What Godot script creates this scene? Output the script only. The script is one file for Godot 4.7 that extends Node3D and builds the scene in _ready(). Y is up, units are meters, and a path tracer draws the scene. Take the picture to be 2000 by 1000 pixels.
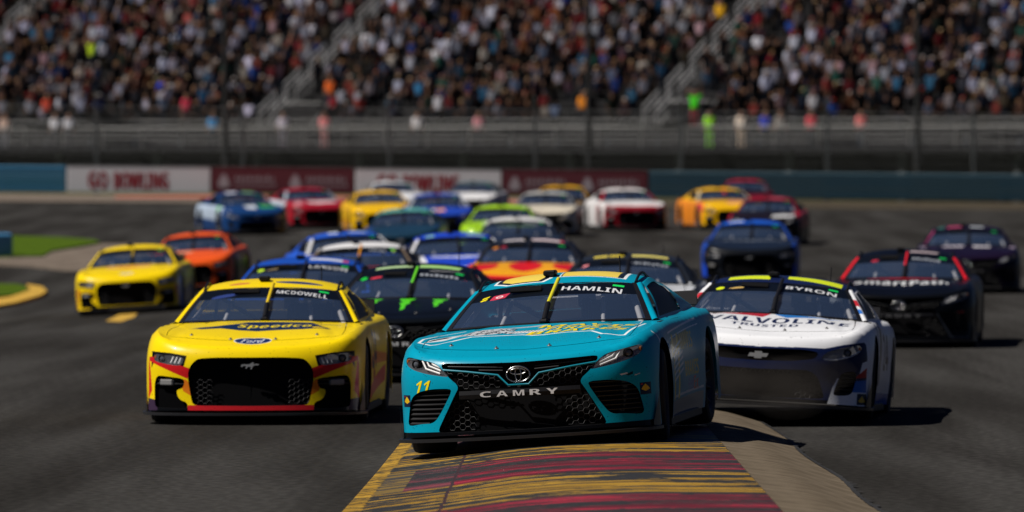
extends Node3D
# Stock cars leaving a corner, a striped kerb in front and a full grandstand behind.

const FOCAL := 12000.0      # of a picture 2000 wide
const EYE := 1.908
var M := {}                 # materials
var S := {}                 # shared meshes
var names := {}
var tk := PackedVector3Array()   # outline of the car body in plan: x, z, distance
var tj := []                     # yb, yt, r, bot at the same places
var a_corner := 0.0
var a_cowl := 0.0
var a_deck := 0.0
var a_end := 0.0
var glyphs := {}

# ------------------------------------------------------------------ mesh collector
class MB:
	var v := PackedVector3Array()
	var n := PackedVector3Array()
	var uv := PackedVector2Array()
	var ix := PackedInt32Array()
	func add(p: Vector3, nn: Vector3, t := Vector2.ZERO) -> int:
		v.append(p); n.append(nn); uv.append(t)
		return v.size() - 1
	func tri(a: int, b: int, c: int) -> void:
		var f := (v[b] - v[a]).cross(v[c] - v[a])
		if f.dot(n[a] + n[b] + n[c]) > 0.0:
			ix.append_array(PackedInt32Array([a, c, b]))
		else:
			ix.append_array(PackedInt32Array([a, b, c]))
	func quad(a: Vector3, b: Vector3, c: Vector3, d: Vector3, outward := Vector3.ZERO) -> void:
		var f := (b - a).cross(c - a)
		if f.length() < 1e-9:
			f = (c - a).cross(d - a)
		f = f.normalized()
		if outward != Vector3.ZERO and f.dot(outward) < 0.0:
			f = -f
		var k := add(a, f, Vector2(0, 0)); add(b, f, Vector2(1, 0)); add(c, f, Vector2(1, 1)); add(d, f, Vector2(0, 1))
		tri(k, k + 1, k + 2); tri(k, k + 2, k + 3)
	func box(c: Vector3, s: Vector3, b := Basis(), ch := 0.0) -> void:
		var h := s / 2.0
		var k := minf(ch, minf(h.x, minf(h.y, h.z)) * 0.9)
		var ax := [Vector3.RIGHT, Vector3.UP, Vector3.BACK]
		for i in 3:
			for sg in [-1.0, 1.0]:
				var o: Vector3 = ax[i] * sg
				var p: Vector3 = ax[(i + 1) % 3]
				var q: Vector3 = ax[(i + 2) % 3]
				var m: Vector3 = o * h[i]
				var pp: Vector3 = p * (h[(i + 1) % 3] - k)
				var qq: Vector3 = q * (h[(i + 2) % 3] - k)
				quad(c + b * (m - pp - qq), c + b * (m + pp - qq), c + b * (m + pp + qq), c + b * (m - pp + qq), b * o)
				if k > 0.0 and sg > 0.0:
					for s2 in [-1.0, 1.0]:
						for s3 in [-1.0, 1.0]:   # chamfers between face i (side s3) and face i+1 (side s2)
							var o2: Vector3 = ax[(i + 1) % 3] * s2
							var e1: Vector3 = ax[i] * s3 * h[i] + o2 * (h[(i + 1) % 3] - k)
							var e2: Vector3 = ax[i] * s3 * (h[i] - k) + o2 * h[(i + 1) % 3]
							quad(c + b * (e1 - qq), c + b * (e1 + qq), c + b * (e2 + qq), c + b * (e2 - qq), b * (ax[i] * s3 + o2))
	func tube(pts: Array, r: float, sides := 8, closed := false, r2 := -1.0) -> void:
		var cnt := pts.size()
		var first := v.size()
		for i in cnt:
			var p: Vector3 = pts[i]
			var nx: Vector3 = pts[(i + 1) % cnt] if closed or i < cnt - 1 else p + (p - pts[i - 1])
			var pv: Vector3 = pts[(i - 1 + cnt) % cnt] if closed or i > 0 else p - (nx - p)
			var d := (nx - pv).normalized()
			var u := d.cross(Vector3.UP if absf(d.y) < 0.9 else Vector3.RIGHT).normalized()
			var w := d.cross(u)
			var rr := r if r2 < 0.0 else lerpf(r, r2, float(i) / maxf(1.0, cnt - 1))
			for k in sides:
				var an := TAU * k / sides
				var o := u * cos(an) + w * sin(an)
				add(p + o * rr, o)
		for i in (cnt if closed else cnt - 1):
			for k in sides:
				var a := first + i * sides + k
				var b := first + i * sides + (k + 1) % sides
				var c := first + ((i + 1) % cnt) * sides + k
				var e := first + ((i + 1) % cnt) * sides + (k + 1) % sides
				tri(a, b, e); tri(a, e, c)
		if not closed:
			for e in [0, cnt - 1]:
				var p: Vector3 = pts[e]
				var d: Vector3 = (pts[1] - pts[0]).normalized() * -1.0 if e == 0 else (pts[cnt - 1] - pts[cnt - 2]).normalized()
				var k0 := add(p, d)
				for k in sides:
					add(v[first + e * sides + k], d)
				for k in sides:
					tri(k0, k0 + 1 + k, k0 + 1 + (k + 1) % sides)
	func lathe(profile: Array, steps := 24) -> void:    # profile of [x, radius], turned round the x axis
		for i in profile.size() - 1:
			var p: Array = profile[i]
			var q: Array = profile[i + 1]
			var d := Vector2(q[0] - p[0], q[1] - p[1]).normalized()
			var nr := Vector2(-d.y, d.x)
			var k0 := v.size()
			for s in steps + 1:
				var an := TAU * s / steps
				var o := Vector3(0, cos(an), sin(an))
				var nn: Vector3 = (Vector3(nr.x, 0, 0) + o * nr.y).normalized()
				add(Vector3(p[0], 0, 0) + o * p[1], nn)
				add(Vector3(q[0], 0, 0) + o * q[1], nn)
			for s in steps:
				var a := k0 + s * 2
				tri(a, a + 1, a + 3); tri(a, a + 3, a + 2)
	func moved(o: MB, t: Transform3D, mirror := false) -> void:
		var k := v.size()
		for i in o.v.size():
			var p := o.v[i]
			var nn := o.n[i]
			if mirror:
				p.x = -p.x; nn.x = -nn.x
			add(t * p, (t.basis * nn).normalized(), o.uv[i])
		for i in range(0, o.ix.size(), 3):
			tri(k + o.ix[i], k + o.ix[i + 1], k + o.ix[i + 2])
	func mesh() -> ArrayMesh:
		var arr := []
		arr.resize(Mesh.ARRAY_MAX)
		arr[Mesh.ARRAY_VERTEX] = v
		arr[Mesh.ARRAY_NORMAL] = n
		arr[Mesh.ARRAY_TEX_UV] = uv
		arr[Mesh.ARRAY_INDEX] = ix
		var m := ArrayMesh.new()
		m.add_surface_from_arrays(Mesh.PRIMITIVE_TRIANGLES, arr)
		return m

# ------------------------------------------------------------------ nodes
func numbered(s: String) -> String:
	names[s] = names.get(s, -1) + 1
	return s if names[s] == 0 else "%s_%03d" % [s, names[s]]

func part(called: String, mesh: Mesh, mat: Material, parent: Node) -> MeshInstance3D:
	var o := MeshInstance3D.new()
	o.name = called
	o.mesh = mesh
	o.material_override = mat
	parent.add_child(o, true)
	return o

func thing(called: String, label: String, category: String, at := Vector3.ZERO, group := "") -> Node3D:
	var o := Node3D.new()
	o.name = numbered(called)
	add_child(o)
	o.position = at
	o.set_meta("label", label)
	o.set_meta("category", category)
	if group:
		o.set_meta("group", group)
	return o

func setting(called: String, mesh: Mesh, mat: Material, kind := "structure") -> MeshInstance3D:
	var o := part(numbered(called), mesh, mat, self)
	o.set_meta("kind", kind)
	return o

func hex(s: String) -> Color:
	return Color.html(s)

func mat(called: String, albedo: Color, rough := 0.6, metal := 0.0) -> StandardMaterial3D:
	var m := StandardMaterial3D.new()
	m.resource_name = called
	m.albedo_color = albedo
	m.roughness = rough
	m.metallic = metal
	M[called] = m
	return m

func lin(r: float, g: float, b: float) -> Color:
	return Color(r, g, b).linear_to_srgb()

# ------------------------------------------------------------------ the lie of the land
const PROFILE := [[-300.0, 0.0], [0.0, 0.0], [40.0, -0.375], [55.0, -0.49], [75.0, -0.60], [100.0, -0.68], [125.0, -0.71], [150.0, -0.62], [180.0, -0.4], [220.0, -0.28], [275.0, -0.07], [2000.0, -0.07]]

func land(x: float, z: float) -> float:
	var d := -z
	var y := 0.0
	for i in PROFILE.size() - 1:
		if d < PROFILE[i + 1][0] or i == PROFILE.size() - 2:
			var p0: float = PROFILE[maxi(i - 1, 0)][1]
			var p1: float = PROFILE[i][1]
			var p2: float = PROFILE[i + 1][1]
			var t := clampf((d - PROFILE[i][0]) / (PROFILE[i + 1][0] - PROFILE[i][0]), 0.0, 1.0)
			if i == 0:
				y = 0.0
			else:
				var d0: float = PROFILE[maxi(i - 1, 0)][0]
				var d1: float = PROFILE[i][0]
				var d2: float = PROFILE[i + 1][0]
				var m1 := (p2 - p0) / (d2 - d0) * (d2 - d1) if i > 1 else -0.009 * (d2 - d1)
				var m2 := 0.0
				if i + 2 < PROFILE.size():
					m2 = (PROFILE[i + 2][1] - p1) / (PROFILE[i + 2][0] - d1) * (d2 - d1)
				y = (2 * t ** 3 - 3 * t * t + 1) * p1 + (t ** 3 - 2 * t * t + t) * m1 + (-2 * t ** 3 + 3 * t * t) * p2 + (t ** 3 - t * t) * m2
			break
	y += 0.065 * minf(x + 1.0, 0.0) * exp(-((d - 130.0) / 45.0) ** 2) * clampf(1.0 - (absf(x) - 15.0) / 60.0, 0.0, 1.0)
	y -= 0.009 * clampf(x, -60.0, 60.0) * smoothstep(200.0, 270.0, d)
	return y

func ground_at(px: float, py: float, up := 0.0) -> Vector3:    # the point of the ground that shows at that place of the photograph
	var lo := 30.0
	var hi := 500.0
	for i in 50:
		var d := (lo + hi) / 2.0
		var x := (px - 1000.0) / FOCAL * d
		var y := 300.0 + FOCAL * (EYE - land(x, -d) - up) / d
		if y > py:
			lo = d
		else:
			hi = d
	return Vector3((px - 1000.0) / FOCAL * lo, land((px - 1000.0) / FOCAL * lo, -lo) + up, -lo)

# ------------------------------------------------------------------ car body shape
# x, z, height of the lower edge, height of the shoulder, inset of the shoulder, flare of the lower edge
const KEYS := [
	[0.0, 0.0, 0.13, 0.70, 0.14, 0.02], [0.30, -0.018, 0.13, 0.705, 0.14, 0.02], [0.55, -0.075, 0.13, 0.715, 0.13, 0.02], [0.75, -0.165, 0.125, 0.735, 0.12, 0.02],
	[0.885, -0.30, 0.12, 0.765, 0.11, 0.02], [0.955, -0.47, 0.11, 0.795, 0.11, 0.01], [0.985, -0.70, 0.11, 0.825, 0.10, 0.0], [0.998, -0.98, 0.12, 0.845, 0.10, -0.005],
	[0.985, -1.35, 0.12, 0.85, 0.09, -0.02], [0.962, -1.80, 0.12, 0.86, 0.07, -0.03], [0.955, -2.4, 0.12, 0.865, 0.07, -0.03], [0.965, -2.95, 0.12, 0.87, 0.08, -0.03],
	[0.99, -3.4, 0.12, 0.88, 0.09, -0.02], [0.998, -3.8, 0.13, 0.885, 0.09, -0.005], [0.985, -4.25, 0.15, 0.88, 0.09, 0.0], [0.95, -4.6, 0.18, 0.875, 0.08, 0.0],
	[0.80, -4.83, 0.2, 0.87, 0.06, 0.0], [0.4, -4.90, 0.2, 0.87, 0.06, 0.0], [0.0, -4.91, 0.2, 0.87, 0.06, 0.0]]

func cr(a: float, b: float, c: float, d: float, t: float) -> float:
	return 0.5 * (2.0 * b + (c - a) * t + (2.0 * a - 5.0 * b + 4.0 * c - d) * t * t + (3.0 * b - a - 3.0 * c + d) * t * t * t)

func outline_table() -> void:
	var dist := 0.0
	var last := Vector2(0, 0)
	for i in KEYS.size() - 1:
		for s in 12:
			var t := s / 12.0
			var r := []
			for k in 6:
				var p0: float = KEYS[i - 1][k] if i > 0 else (KEYS[1][k] * (-1.0 if k == 0 else 1.0))
				var p3: float = KEYS[i + 2][k] if i + 2 < KEYS.size() else (KEYS[i][k] * (-1.0 if k == 0 else 1.0))
				r.append(cr(p0, KEYS[i][k], KEYS[i + 1][k], p3, t))
			var p := Vector2(r[0], r[1])
			dist += p.distance_to(last)
			last = p
			tk.append(Vector3(r[0], r[1], dist))
			tj.append([r[2], r[3], r[4], r[5]])
			if i == 4 and s == 8: a_corner = dist
	dist += Vector2(0, -4.91).distance_to(last)
	tk.append(Vector3(0, -4.91, dist))
	tj.append([0.2, 0.87, 0.06, 0.0])
	a_end = dist
	a_cowl = a_at_z(-1.80)
	a_deck = a_at_z(-4.12)

func a_at_z(z: float) -> float:
	for i in range(1, tk.size()):
		if tk[i].y <= z:
			var t := (z - tk[i - 1].y) / (tk[i].y - tk[i - 1].y)
			return lerpf(tk[i - 1].z, tk[i].z, t)
	return a_end

func belt(a: float, v: float) -> Vector3:
	var lo := 0
	var hi := tk.size() - 1
	var aa := clampf(a, 0.0, a_end)
	while hi - lo > 1:
		var mid := (lo + hi) >> 1
		if tk[mid].z <= aa: lo = mid
		else: hi = mid
	var t := (aa - tk[lo].z) / maxf(1e-6, tk[hi].z - tk[lo].z)
	var p := Vector2(lerpf(tk[lo].x, tk[hi].x, t), lerpf(tk[lo].y, tk[hi].y, t))
	var i0 := maxi(lo - 1, 0)
	var i1 := mini(hi + 1, tk.size() - 1)
	var tg := Vector2(tk[i1].x - tk[i0].x, tk[i1].y - tk[i0].y).normalized()
	if lo == 0: tg = tg.lerp(Vector2(1, 0), 1.0 - t).normalized()
	var nr := Vector2(-tg.y, tg.x)
	var q0: Array = tj[lo]
	var q1: Array = tj[hi]
	var yb := lerpf(q0[0], q1[0], t)
	var yt := lerpf(q0[1], q1[1], t)
	var r := lerpf(q0[2], q1[2], t)
	var bot := lerpf(q0[3], q1[3], t)
	var off := 0.0
	if v < 0.35:
		off = bot * pow(1.0 - v / 0.35, 1.5)
	if v > 0.56:
		var k := (v - 0.56) / 0.44
		off -= r * (1.0 - sqrt(maxf(0.0, 1.0 - k * k)))
	return Vector3(p.x + nr.x * off, lerpf(yb, yt, v), p.y + nr.y * off)

func belt_normal(a: float, v: float) -> Vector3:
	var e := 0.004
	var a0 := maxf(a - e, 0.0)
	var a1 := minf(a + e, a_end)
	var v0 := clampf(v - e, 0.0, 0.992)
	var v1 := clampf(v + e, 0.0, 1.0)
	var du := belt(a1, v) - belt(a0, v)
	var dv := belt(a, v1) - belt(a, v0)
	if a < 0.01: du = Vector3(1, 0, 0)
	return dv.cross(du).normalized() * -1.0

func front_to_av(x: float, y: float) -> Vector2:
	var v := 0.5
	var a := absf(x)
	for i in 8:
		var lo := 0.0
		var hi := a_corner + 0.5
		for k in 22:
			var m := (lo + hi) / 2.0
			if belt(m, v).x < absf(x): lo = m
			else: hi = m
		a = lo
		var y0 := belt(a, 0.0).y
		var y1 := belt(a, 1.0).y
		v = clampf((y - y0) / (y1 - y0), 0.0, 1.0)
	return Vector2(a, v)

func face_z(x: float, y: float) -> float:
	var q := front_to_av(x, y)
	return belt(q.x, q.y).z

func densify(poly: PackedVector2Array, step: float) -> PackedVector2Array:
	var out := PackedVector2Array()
	for i in poly.size():
		var p := poly[i]
		var q := poly[(i + 1) % poly.size()]
		var n := maxi(1, int(ceil(p.distance_to(q) / step)))
		for k in n:
			out.append(p.lerp(q, float(k) / n))
	return out

func rounded(poly: PackedVector2Array, times := 2) -> PackedVector2Array:    # corner cutting
	var p := poly
	for t in times:
		var q := PackedVector2Array()
		for i in p.size():
			var a := p[i]
			var b := p[(i + 1) % p.size()]
			var l := a.distance_to(b)
			var c := minf(0.25, 0.025 / maxf(l, 0.001))
			q.append(a.lerp(b, c)); q.append(b.lerp(a, c))
		p = q
	return p

# a sheet of the body between two distances round the outline, with holes given in (distance, level) space
func belt_sheet(mb: MB, from: float, to: float, holes: Array, step: float, uvf: Callable, sides: Array) -> void:
	var vs := 0.62
	var pts := PackedVector2Array()
	var na := int(ceil((to - from) / step))
	var nv := int(ceil(vs / step))
	var hd := []
	for h in holes:
		var q := PackedVector2Array()
		for p in h: q.append(Vector2(p.x, p.y * vs))
		hd.append(densify(q, step * 0.6))
	for i in na + 1:
		for k in nv + 1:
			var p := Vector2(lerpf(from, to, float(i) / na), vs * k / nv)
			var border := i == 0 or i == na or k == 0 or k == nv
			if not border: p += Vector2(0.11 * step * sin(i * 12.9 + k * 78.2), 0.11 * step * sin(i * 39.3 + k * 11.1))
			var ok := true
			for h in hd:
				if Geometry2D.is_point_in_polygon(p, h): ok = false
				elif not border:
					for w in h:
						if w.distance_squared_to(p) < step * step * 0.16:
							ok = false
							break
				if not ok: break
			if ok: pts.append(p)
	for h in hd:
		for p in h:
			if p.x > from + 1e-4 and p.x < to - 1e-4 and p.y > 1e-4 and p.y < vs - 1e-4: pts.append(p)
			elif p.x >= from - 1e-4 and p.x <= to + 1e-4 and p.y >= -1e-4 and p.y <= vs + 1e-4: pts.append(p)
		for i in h.size():        # where the hole's outline leaves the sheet
			var p: Vector2 = h[i]
			var q: Vector2 = h[(i + 1) % h.size()]
			if (p.y < 0.0) != (q.y < 0.0):
				pts.append(p.lerp(q, p.y / (p.y - q.y)))
			if (p.x < from) != (q.x < from):
				var w := p.lerp(q, (from - p.x) / (q.x - p.x))
				if w.y > 0.0 and w.y < vs: pts.append(w)
	var tr := Geometry2D.triangulate_delaunay(pts)
	for sg in sides:
		var k0 := mb.v.size()
		for p in pts:
			var q := belt(p.x, p.y / vs)
			var nn := belt_normal(p.x, p.y / vs)
			q.x *= sg; nn.x *= sg
			mb.add(q, nn, uvf.call(q))
		for i in range(0, tr.size(), 3):
			var c := (pts[tr[i]] + pts[tr[i + 1]] + pts[tr[i + 2]]) / 3.0
			var inside := false
			for h in hd:
				if Geometry2D.is_point_in_polygon(c, h): inside = true
			if inside: continue
			var cross := (pts[tr[i + 1]] - pts[tr[i]]).cross(pts[tr[i + 2]] - pts[tr[i]])
			if absf(cross) < 1e-8: continue
			mb.tri(k0 + tr[i], k0 + tr[i + 1], k0 + tr[i + 2])

func surface(mb: MB, f: Callable, us: Array, vs: Array, uvf: Callable, outward: Vector3, sides: Array) -> void:
	for sg in sides:
		var k0 := mb.v.size()
		for u in us:
			for w in vs:
				var p: Vector3 = f.call(u, w)
				var e := 0.003
				var u0 := maxf(u - e, us[0])
				var u1 := minf(u + e, us[-1])
				var w0 := maxf(w - e, vs[0])
				var w1 := minf(w + e, vs[-1])
				var du: Vector3 = f.call(u1, w) - f.call(u0, w)
				var dw: Vector3 = f.call(u, w1) - f.call(u, w0)
				if absf(p.x) < 1e-4: du = Vector3(1, 0, 0) * signf(du.x if du.x != 0.0 else 1.0) if absf(du.x) > absf(du.z) else du
				var nn := du.cross(dw).normalized()
				if nn.dot(outward) < 0.0: nn = -nn
				p.x *= sg; nn.x *= sg
				mb.add(p, nn, uvf.call(p))
		var nw := vs.size()
		for i in us.size() - 1:
			for k in nw - 1:
				var a := k0 + i * nw + k
				mb.tri(a, a + 1, a + nw + 1); mb.tri(a, a + nw + 1, a + nw)

func steps(a: float, b: float, n: int) -> Array:
	var r := []
	for i in n + 1: r.append(lerpf(a, b, float(i) / n))
	return r

# atlas
func uv_top(p: Vector3) -> Vector2: return Vector2((p.x + 1.02) / 2.04 * 0.40, (p.z + 5.0) / 5.1)
func uv_front(p: Vector3) -> Vector2: return Vector2(0.42 + (p.x + 1.02) / 2.04 * 0.57, (0.98 - p.y) * 0.2794)
func uv_side(p: Vector3) -> Vector2:
	if p.x > 0.0: return Vector2(0.42 + (-p.z) / 5.0 * 0.57, 0.30 + (1.1 - p.y) * 0.114)
	return Vector2(0.42 + (5.0 + p.z) / 5.0 * 0.57, 0.45 + (1.1 - p.y) * 0.114)

func hood_at(u: float, s: float) -> Vector3:
	var c0 := belt(u * a_corner, 1.0)
	var d1 := belt(lerpf(a_corner, a_cowl, s), 1.0)
	var e11 := belt(a_cowl, 1.0)
	var c1 := Vector3(u * e11.x, lerpf(0.885, e11.y, u * u), lerpf(-1.40, e11.z, u * u))
	var d0 := Vector3(0, lerpf(0.70, 0.885, pow(s, 0.98)), lerpf(-0.14, -1.40, s))
	var k00 := Vector3(0, 0.70, -0.14)
	var k10 := belt(a_corner, 1.0)
	var k01 := Vector3(0, 0.885, -1.40)
	var p := c0 * (1 - s) + c1 * s + d0 * (1 - u) + d1 * u - (k00 * (1 - u) * (1 - s) + k10 * u * (1 - s) + k01 * (1 - u) * s + e11 * u * s)
	p.y += 0.016 * smoothstep(0.78 - 0.2 * s, 0.64 - 0.2 * s, u) * smoothstep(0.0, 0.25, s) * (1.0 - 0.5 * smoothstep(0.7, 1.0, s))
	p.y += 0.012 * sin(PI * s) * sin(PI * clampf(u, 0, 1))
	return p

func glass_at(u: float, t: float) -> Vector3:
	var b := Vector3(0.80 * u, 0.89 - 0.02 * u * u, -1.43 - 0.30 * u * u)
	var c := Vector3(0.62 * u, 1.178 - 0.03 * u * u, -2.22 - 0.105 * u * u)
	return b.lerp(c, t) + Vector3(0, 0.022, 0.012) * sin(PI * t) * (1.0 - 0.6 * u * u)

const A_BASE := Vector3(0.845, 0.87, -1.80)
func roof_at(u: float, t: float) -> Vector3:
	var yc := 1.176 + 0.088 * sin(PI * clampf(t * 0.85 + 0.03, 0, 1)) - 0.01 * t
	var ye := 1.138 + 0.04 * sin(PI * t)
	return Vector3(0.66 * u, lerpf(yc, ye, pow(u, 2.6)), lerpf(-2.222 - 0.115 * u * u - 0.07 * smoothstep(0.92, 1.0, u), -3.25, t))

func pillar_at(u: float, t: float) -> Vector3:
	var a := glass_at(1.0, t)
	var b := A_BASE.lerp(roof_at(1.0, 0.0), t)
	var p := a.lerp(b, u)
	return p + Vector3(0.012, 0.012, 0.01) * sin(PI * u)

func side_base(p: float) -> Vector3:
	return Vector3(lerpf(0.845, 0.82, p) + 0.015 * sin(PI * p), lerpf(0.87, 0.905, pow(p, 0.8)), lerpf(-1.80, -4.12, p))
func side_top(p: float) -> Vector3:
	if p < 0.55:
		return roof_at(1.0, p / 0.55)
	var t := (p - 0.55) / 0.45
	return roof_at(1.0, 1.0).lerp(Vector3(0.76, 0.925, -4.12), t) + Vector3(0, 0.03 * sin(PI * t), 0)
func side_at(p: float, q: float) -> Vector3:
	return side_base(p).lerp(side_top(p), q) + Vector3(0.02, 0.01, 0) * sin(PI * q)
func shoulder_at(p: float, q: float) -> Vector3:
	return belt(lerpf(a_cowl, a_deck, p), 1.0).lerp(side_base(p), q)
func rear_glass_at(u: float, t: float) -> Vector3:
	var a := roof_at(u, 1.0)
	var b := Vector3(0.76 * u, 0.925 + 0.015 * (1 - u * u), -4.12)
	return a.lerp(b, t) + Vector3(0, 0.03 * sin(PI * t), 0)
func deck_at(u: float, t: float) -> Vector3:
	var o := belt(lerpf(a_end, a_deck, u), 1.0)
	return Vector3(0.82 * u, lerpf(0.935, 0.905, u * u), -4.12).lerp(o, t)

const FRONTS := {
	"wide": {    # black mesh mouth with a V of trim, raked headlights, deep side ducts
		"grille": [[-0.06, 0.648], [0.0, 0.648], [0.30, 0.655], [0.60, 0.668], [0.565, 0.60], [0.525, 0.555], [0.45, 0.492], [0.49, 0.43], [0.645, 0.155], [0.0, 0.15], [-0.06, 0.15]],
		"headlight": [[0.525, 0.562], [0.56, 0.60], [0.635, 0.672], [0.76, 0.70], [0.89, 0.728], [0.895, 0.672], [0.83, 0.628], [0.70, 0.592]],
		"duct": [[0.50, 0.478], [0.66, 0.482], [0.78, 0.465], [0.855, 0.415], [0.88, 0.30], [0.895, 0.205], [0.76, 0.225], [0.665, 0.225], [0.60, 0.31]]},
	"oval": {    # one tall rounded mouth
		"grille": [[-0.06, 0.598], [0.0, 0.598], [0.30, 0.598], [0.48, 0.588], [0.553, 0.50], [0.558, 0.40], [0.515, 0.175], [0.0, 0.17], [-0.06, 0.17]],
		"headlight": [[0.585, 0.60], [0.73, 0.625], [0.885, 0.635], [0.88, 0.56], [0.74, 0.535], [0.62, 0.52]],
		"duct": [[0.585, 0.41], [0.85, 0.44], [0.875, 0.36], [0.87, 0.15], [0.56, 0.145], [0.56, 0.20], [0.64, 0.225], [0.67, 0.31], [0.60, 0.325]]},
	"slim": {    # narrow upper slot, big lower mouth
		"slot": [[-0.06, 0.585], [0.0, 0.585], [0.40, 0.592], [0.53, 0.575], [0.50, 0.515], [0.30, 0.485], [0.0, 0.478], [-0.06, 0.478]],
		"grille": [[-0.06, 0.405], [0.0, 0.405], [0.45, 0.415], [0.53, 0.36], [0.60, 0.17], [0.0, 0.155], [-0.06, 0.155]],
		"headlight": [[0.54, 0.515], [0.60, 0.585], [0.74, 0.625], [0.88, 0.66], [0.885, 0.595], [0.80, 0.54], [0.66, 0.50]],
		"duct": [[0.66, 0.20], [0.72, 0.39], [0.78, 0.42], [0.86, 0.42], [0.845, 0.30], [0.82, 0.21]]}}

func half_poly(kind: String, which: String) -> PackedVector2Array:
	var p := PackedVector2Array()
	for q in FRONTS[kind][which]: p.append(Vector2(q[0], q[1]))
	return rounded(p, 2)

func to_av(poly: PackedVector2Array) -> PackedVector2Array:
	var r := PackedVector2Array()
	for p in poly:
		var q := front_to_av(maxf(p.x, 0.0), p.y)
		if p.x < 0.0: q.x = p.x
		r.append(q)
	return r

func front_mesh(kind: String) -> void:
	var holes := []
	for w in FRONTS[kind]:
		holes.append(to_av(densify(half_poly(kind, w), 0.03)))
	var mb := MB.new()
	belt_sheet(mb, 0.0, a_corner, holes, 0.034, uv_front, [1.0, -1.0])
	# the nose up to the front edge of the hood
	surface(mb, hood_at, steps(0, 1, 24), [0.0, 0.04, 0.08, 0.125], uv_top_front, Vector3(0, 1, 0.3), [1.0, -1.0])
	S[kind + "_bumper"] = mb.mesh()
	# recesses
	for w in FRONTS[kind]:
		var poly := densify(half_poly(kind, w), 0.03)
		var depth := 0.09 if w == "grille" else 0.06 if w == "duct" else 0.035
		var rb := MB.new()
		var cover := MB.new()
		for sg in [1.0, -1.0]:
			var q := []
			for p in poly:
				var x := maxf(p.x, 0.0)
				q.append(Vector3(x * sg, p.y, face_z(x, p.y)))
			for i in q.size():
				var a: Vector3 = q[i]
				var b: Vector3 = q[(i + 1) % q.size()]
				if absf(a.x) < 1e-4 and absf(b.x) < 1e-4: continue
				var dp := Vector3(0, 0, -depth)
				rb.quad(a, b, b + dp, a + dp)
			var tr := Geometry2D.triangulate_polygon(poly)
			var k0 := rb.v.size()
			var k1 := cover.v.size()
			for i in q.size():
				var x := maxf(poly[i].x, 0.0)
				var av := front_to_av(x, poly[i].y)
				var nn := belt_normal(av.x, av.y)
				nn.x *= sg
				rb.add(q[i] + Vector3(0, 0, -depth), Vector3(0, 0, 1))
				cover.add(q[i] + nn * -0.004, nn)
			for i in range(0, tr.size(), 3):
				rb.tri(k0 + tr[i], k0 + tr[i + 1], k0 + tr[i + 2])
				cover.tri(k1 + tr[i], k1 + tr[i + 1], k1 + tr[i + 2])
		S["%s_%s" % [kind, w]] = rb.mesh()
		if w == "duct":
			for sg in [1.0, -1.0]: S["%s_duct_%d" % [kind, int(sg)]] = one_side(rb, sg).mesh()
		if w == "headlight":
			for sg in [1.0, -1.0]:
				S["%s_housing_%d" % [kind, int(sg)]] = one_side(rb, sg).mesh()
				S["%s_cover_%d" % [kind, int(sg)]] = one_side(cover, sg).mesh()
	# honeycomb in the mouth
	var hx := MB.new()
	var mouth := half_poly(kind, "grille")
	var c := 0.027
	for i in range(-18, 19):
		for k in range(-1, 16):
			var ctr := Vector2(i * c * 1.5, 0.12 + (k + 0.5 * (absi(i) % 2)) * c * 1.732)
			for e in 3:
				var a0 := PI / 3.0 * e
				var p := ctr + Vector2(cos(a0), sin(a0)) * c
				var q := ctr + Vector2(cos(a0 + PI / 3.0), sin(a0 + PI / 3.0)) * c
				if kind == "wide" and maxf(p.y, q.y) > 0.40 and minf(p.y, q.y) < 0.455: continue
				if kind == "wide":
					var ax := absf(ctr.x)
					var vl := 0.47 if ax < 0.08 else remap(ax, 0.08, 0.155, 0.47, 0.54) if ax < 0.155 else remap(ax, 0.155, 0.575, 0.54, 0.595)
					if ctr.y > vl: continue
				if kind == "oval" and (ctr.y > 0.40 or absf(ctr.x) < 0.30): continue
				if absf(ctr.x) < 0.36 and ctr.y < 0.37: continue
				if Geometry2D.is_point_in_polygon(Vector2(absf(p.x), p.y), mouth) and Geometry2D.is_point_in_polygon(Vector2(absf(q.x), q.y), mouth):
					var zp := face_z(p.x, p.y) - 0.045
					var zq := face_z(q.x, q.y) - 0.045
					hx.tube([Vector3(p.x, p.y, zp), Vector3(q.x, q.y, zq)], 0.0030, 4)
	S[kind + "_mesh"] = hx.mesh()
	# louvres in the side ducts
	var duct := half_poly(kind, "duct")
	for sg in [1.0, -1.0]:
		var slats := []
		for k in 9:
			var y := 0.19 + k * 0.035
			var xs := []
			for i in 60:
				var x := 0.45 + i * 0.008
				if Geometry2D.is_point_in_polygon(Vector2(x, y), duct): xs.append(x)
			if xs.size() < 5 or (kind == "oval" and y < 0.36): continue
			var lv := MB.new()
			for i in range(0, xs.size() - 1, 3):
				var j := mini(i + 3, xs.size() - 1)
				var p := Vector3(xs[i] * sg, y, face_z(xs[i], y) - 0.02)
				var q := Vector3(xs[j] * sg, y, face_z(xs[j], y) - 0.02)
				lv.quad(p, q, q + Vector3(0, 0.014, -0.035), p + Vector3(0, 0.014, -0.035), Vector3(0, 1, 1))
				lv.quad(p, q, q + Vector3(0, -0.006, -0.001), p + Vector3(0, -0.006, -0.001), Vector3(0, 0, 1))
			slats.append(lv.mesh())
		S["%s_louvres_%d" % [kind, int(sg)]] = slats

func uv_top_front(p: Vector3) -> Vector2:
	return uv_top(p)

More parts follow.
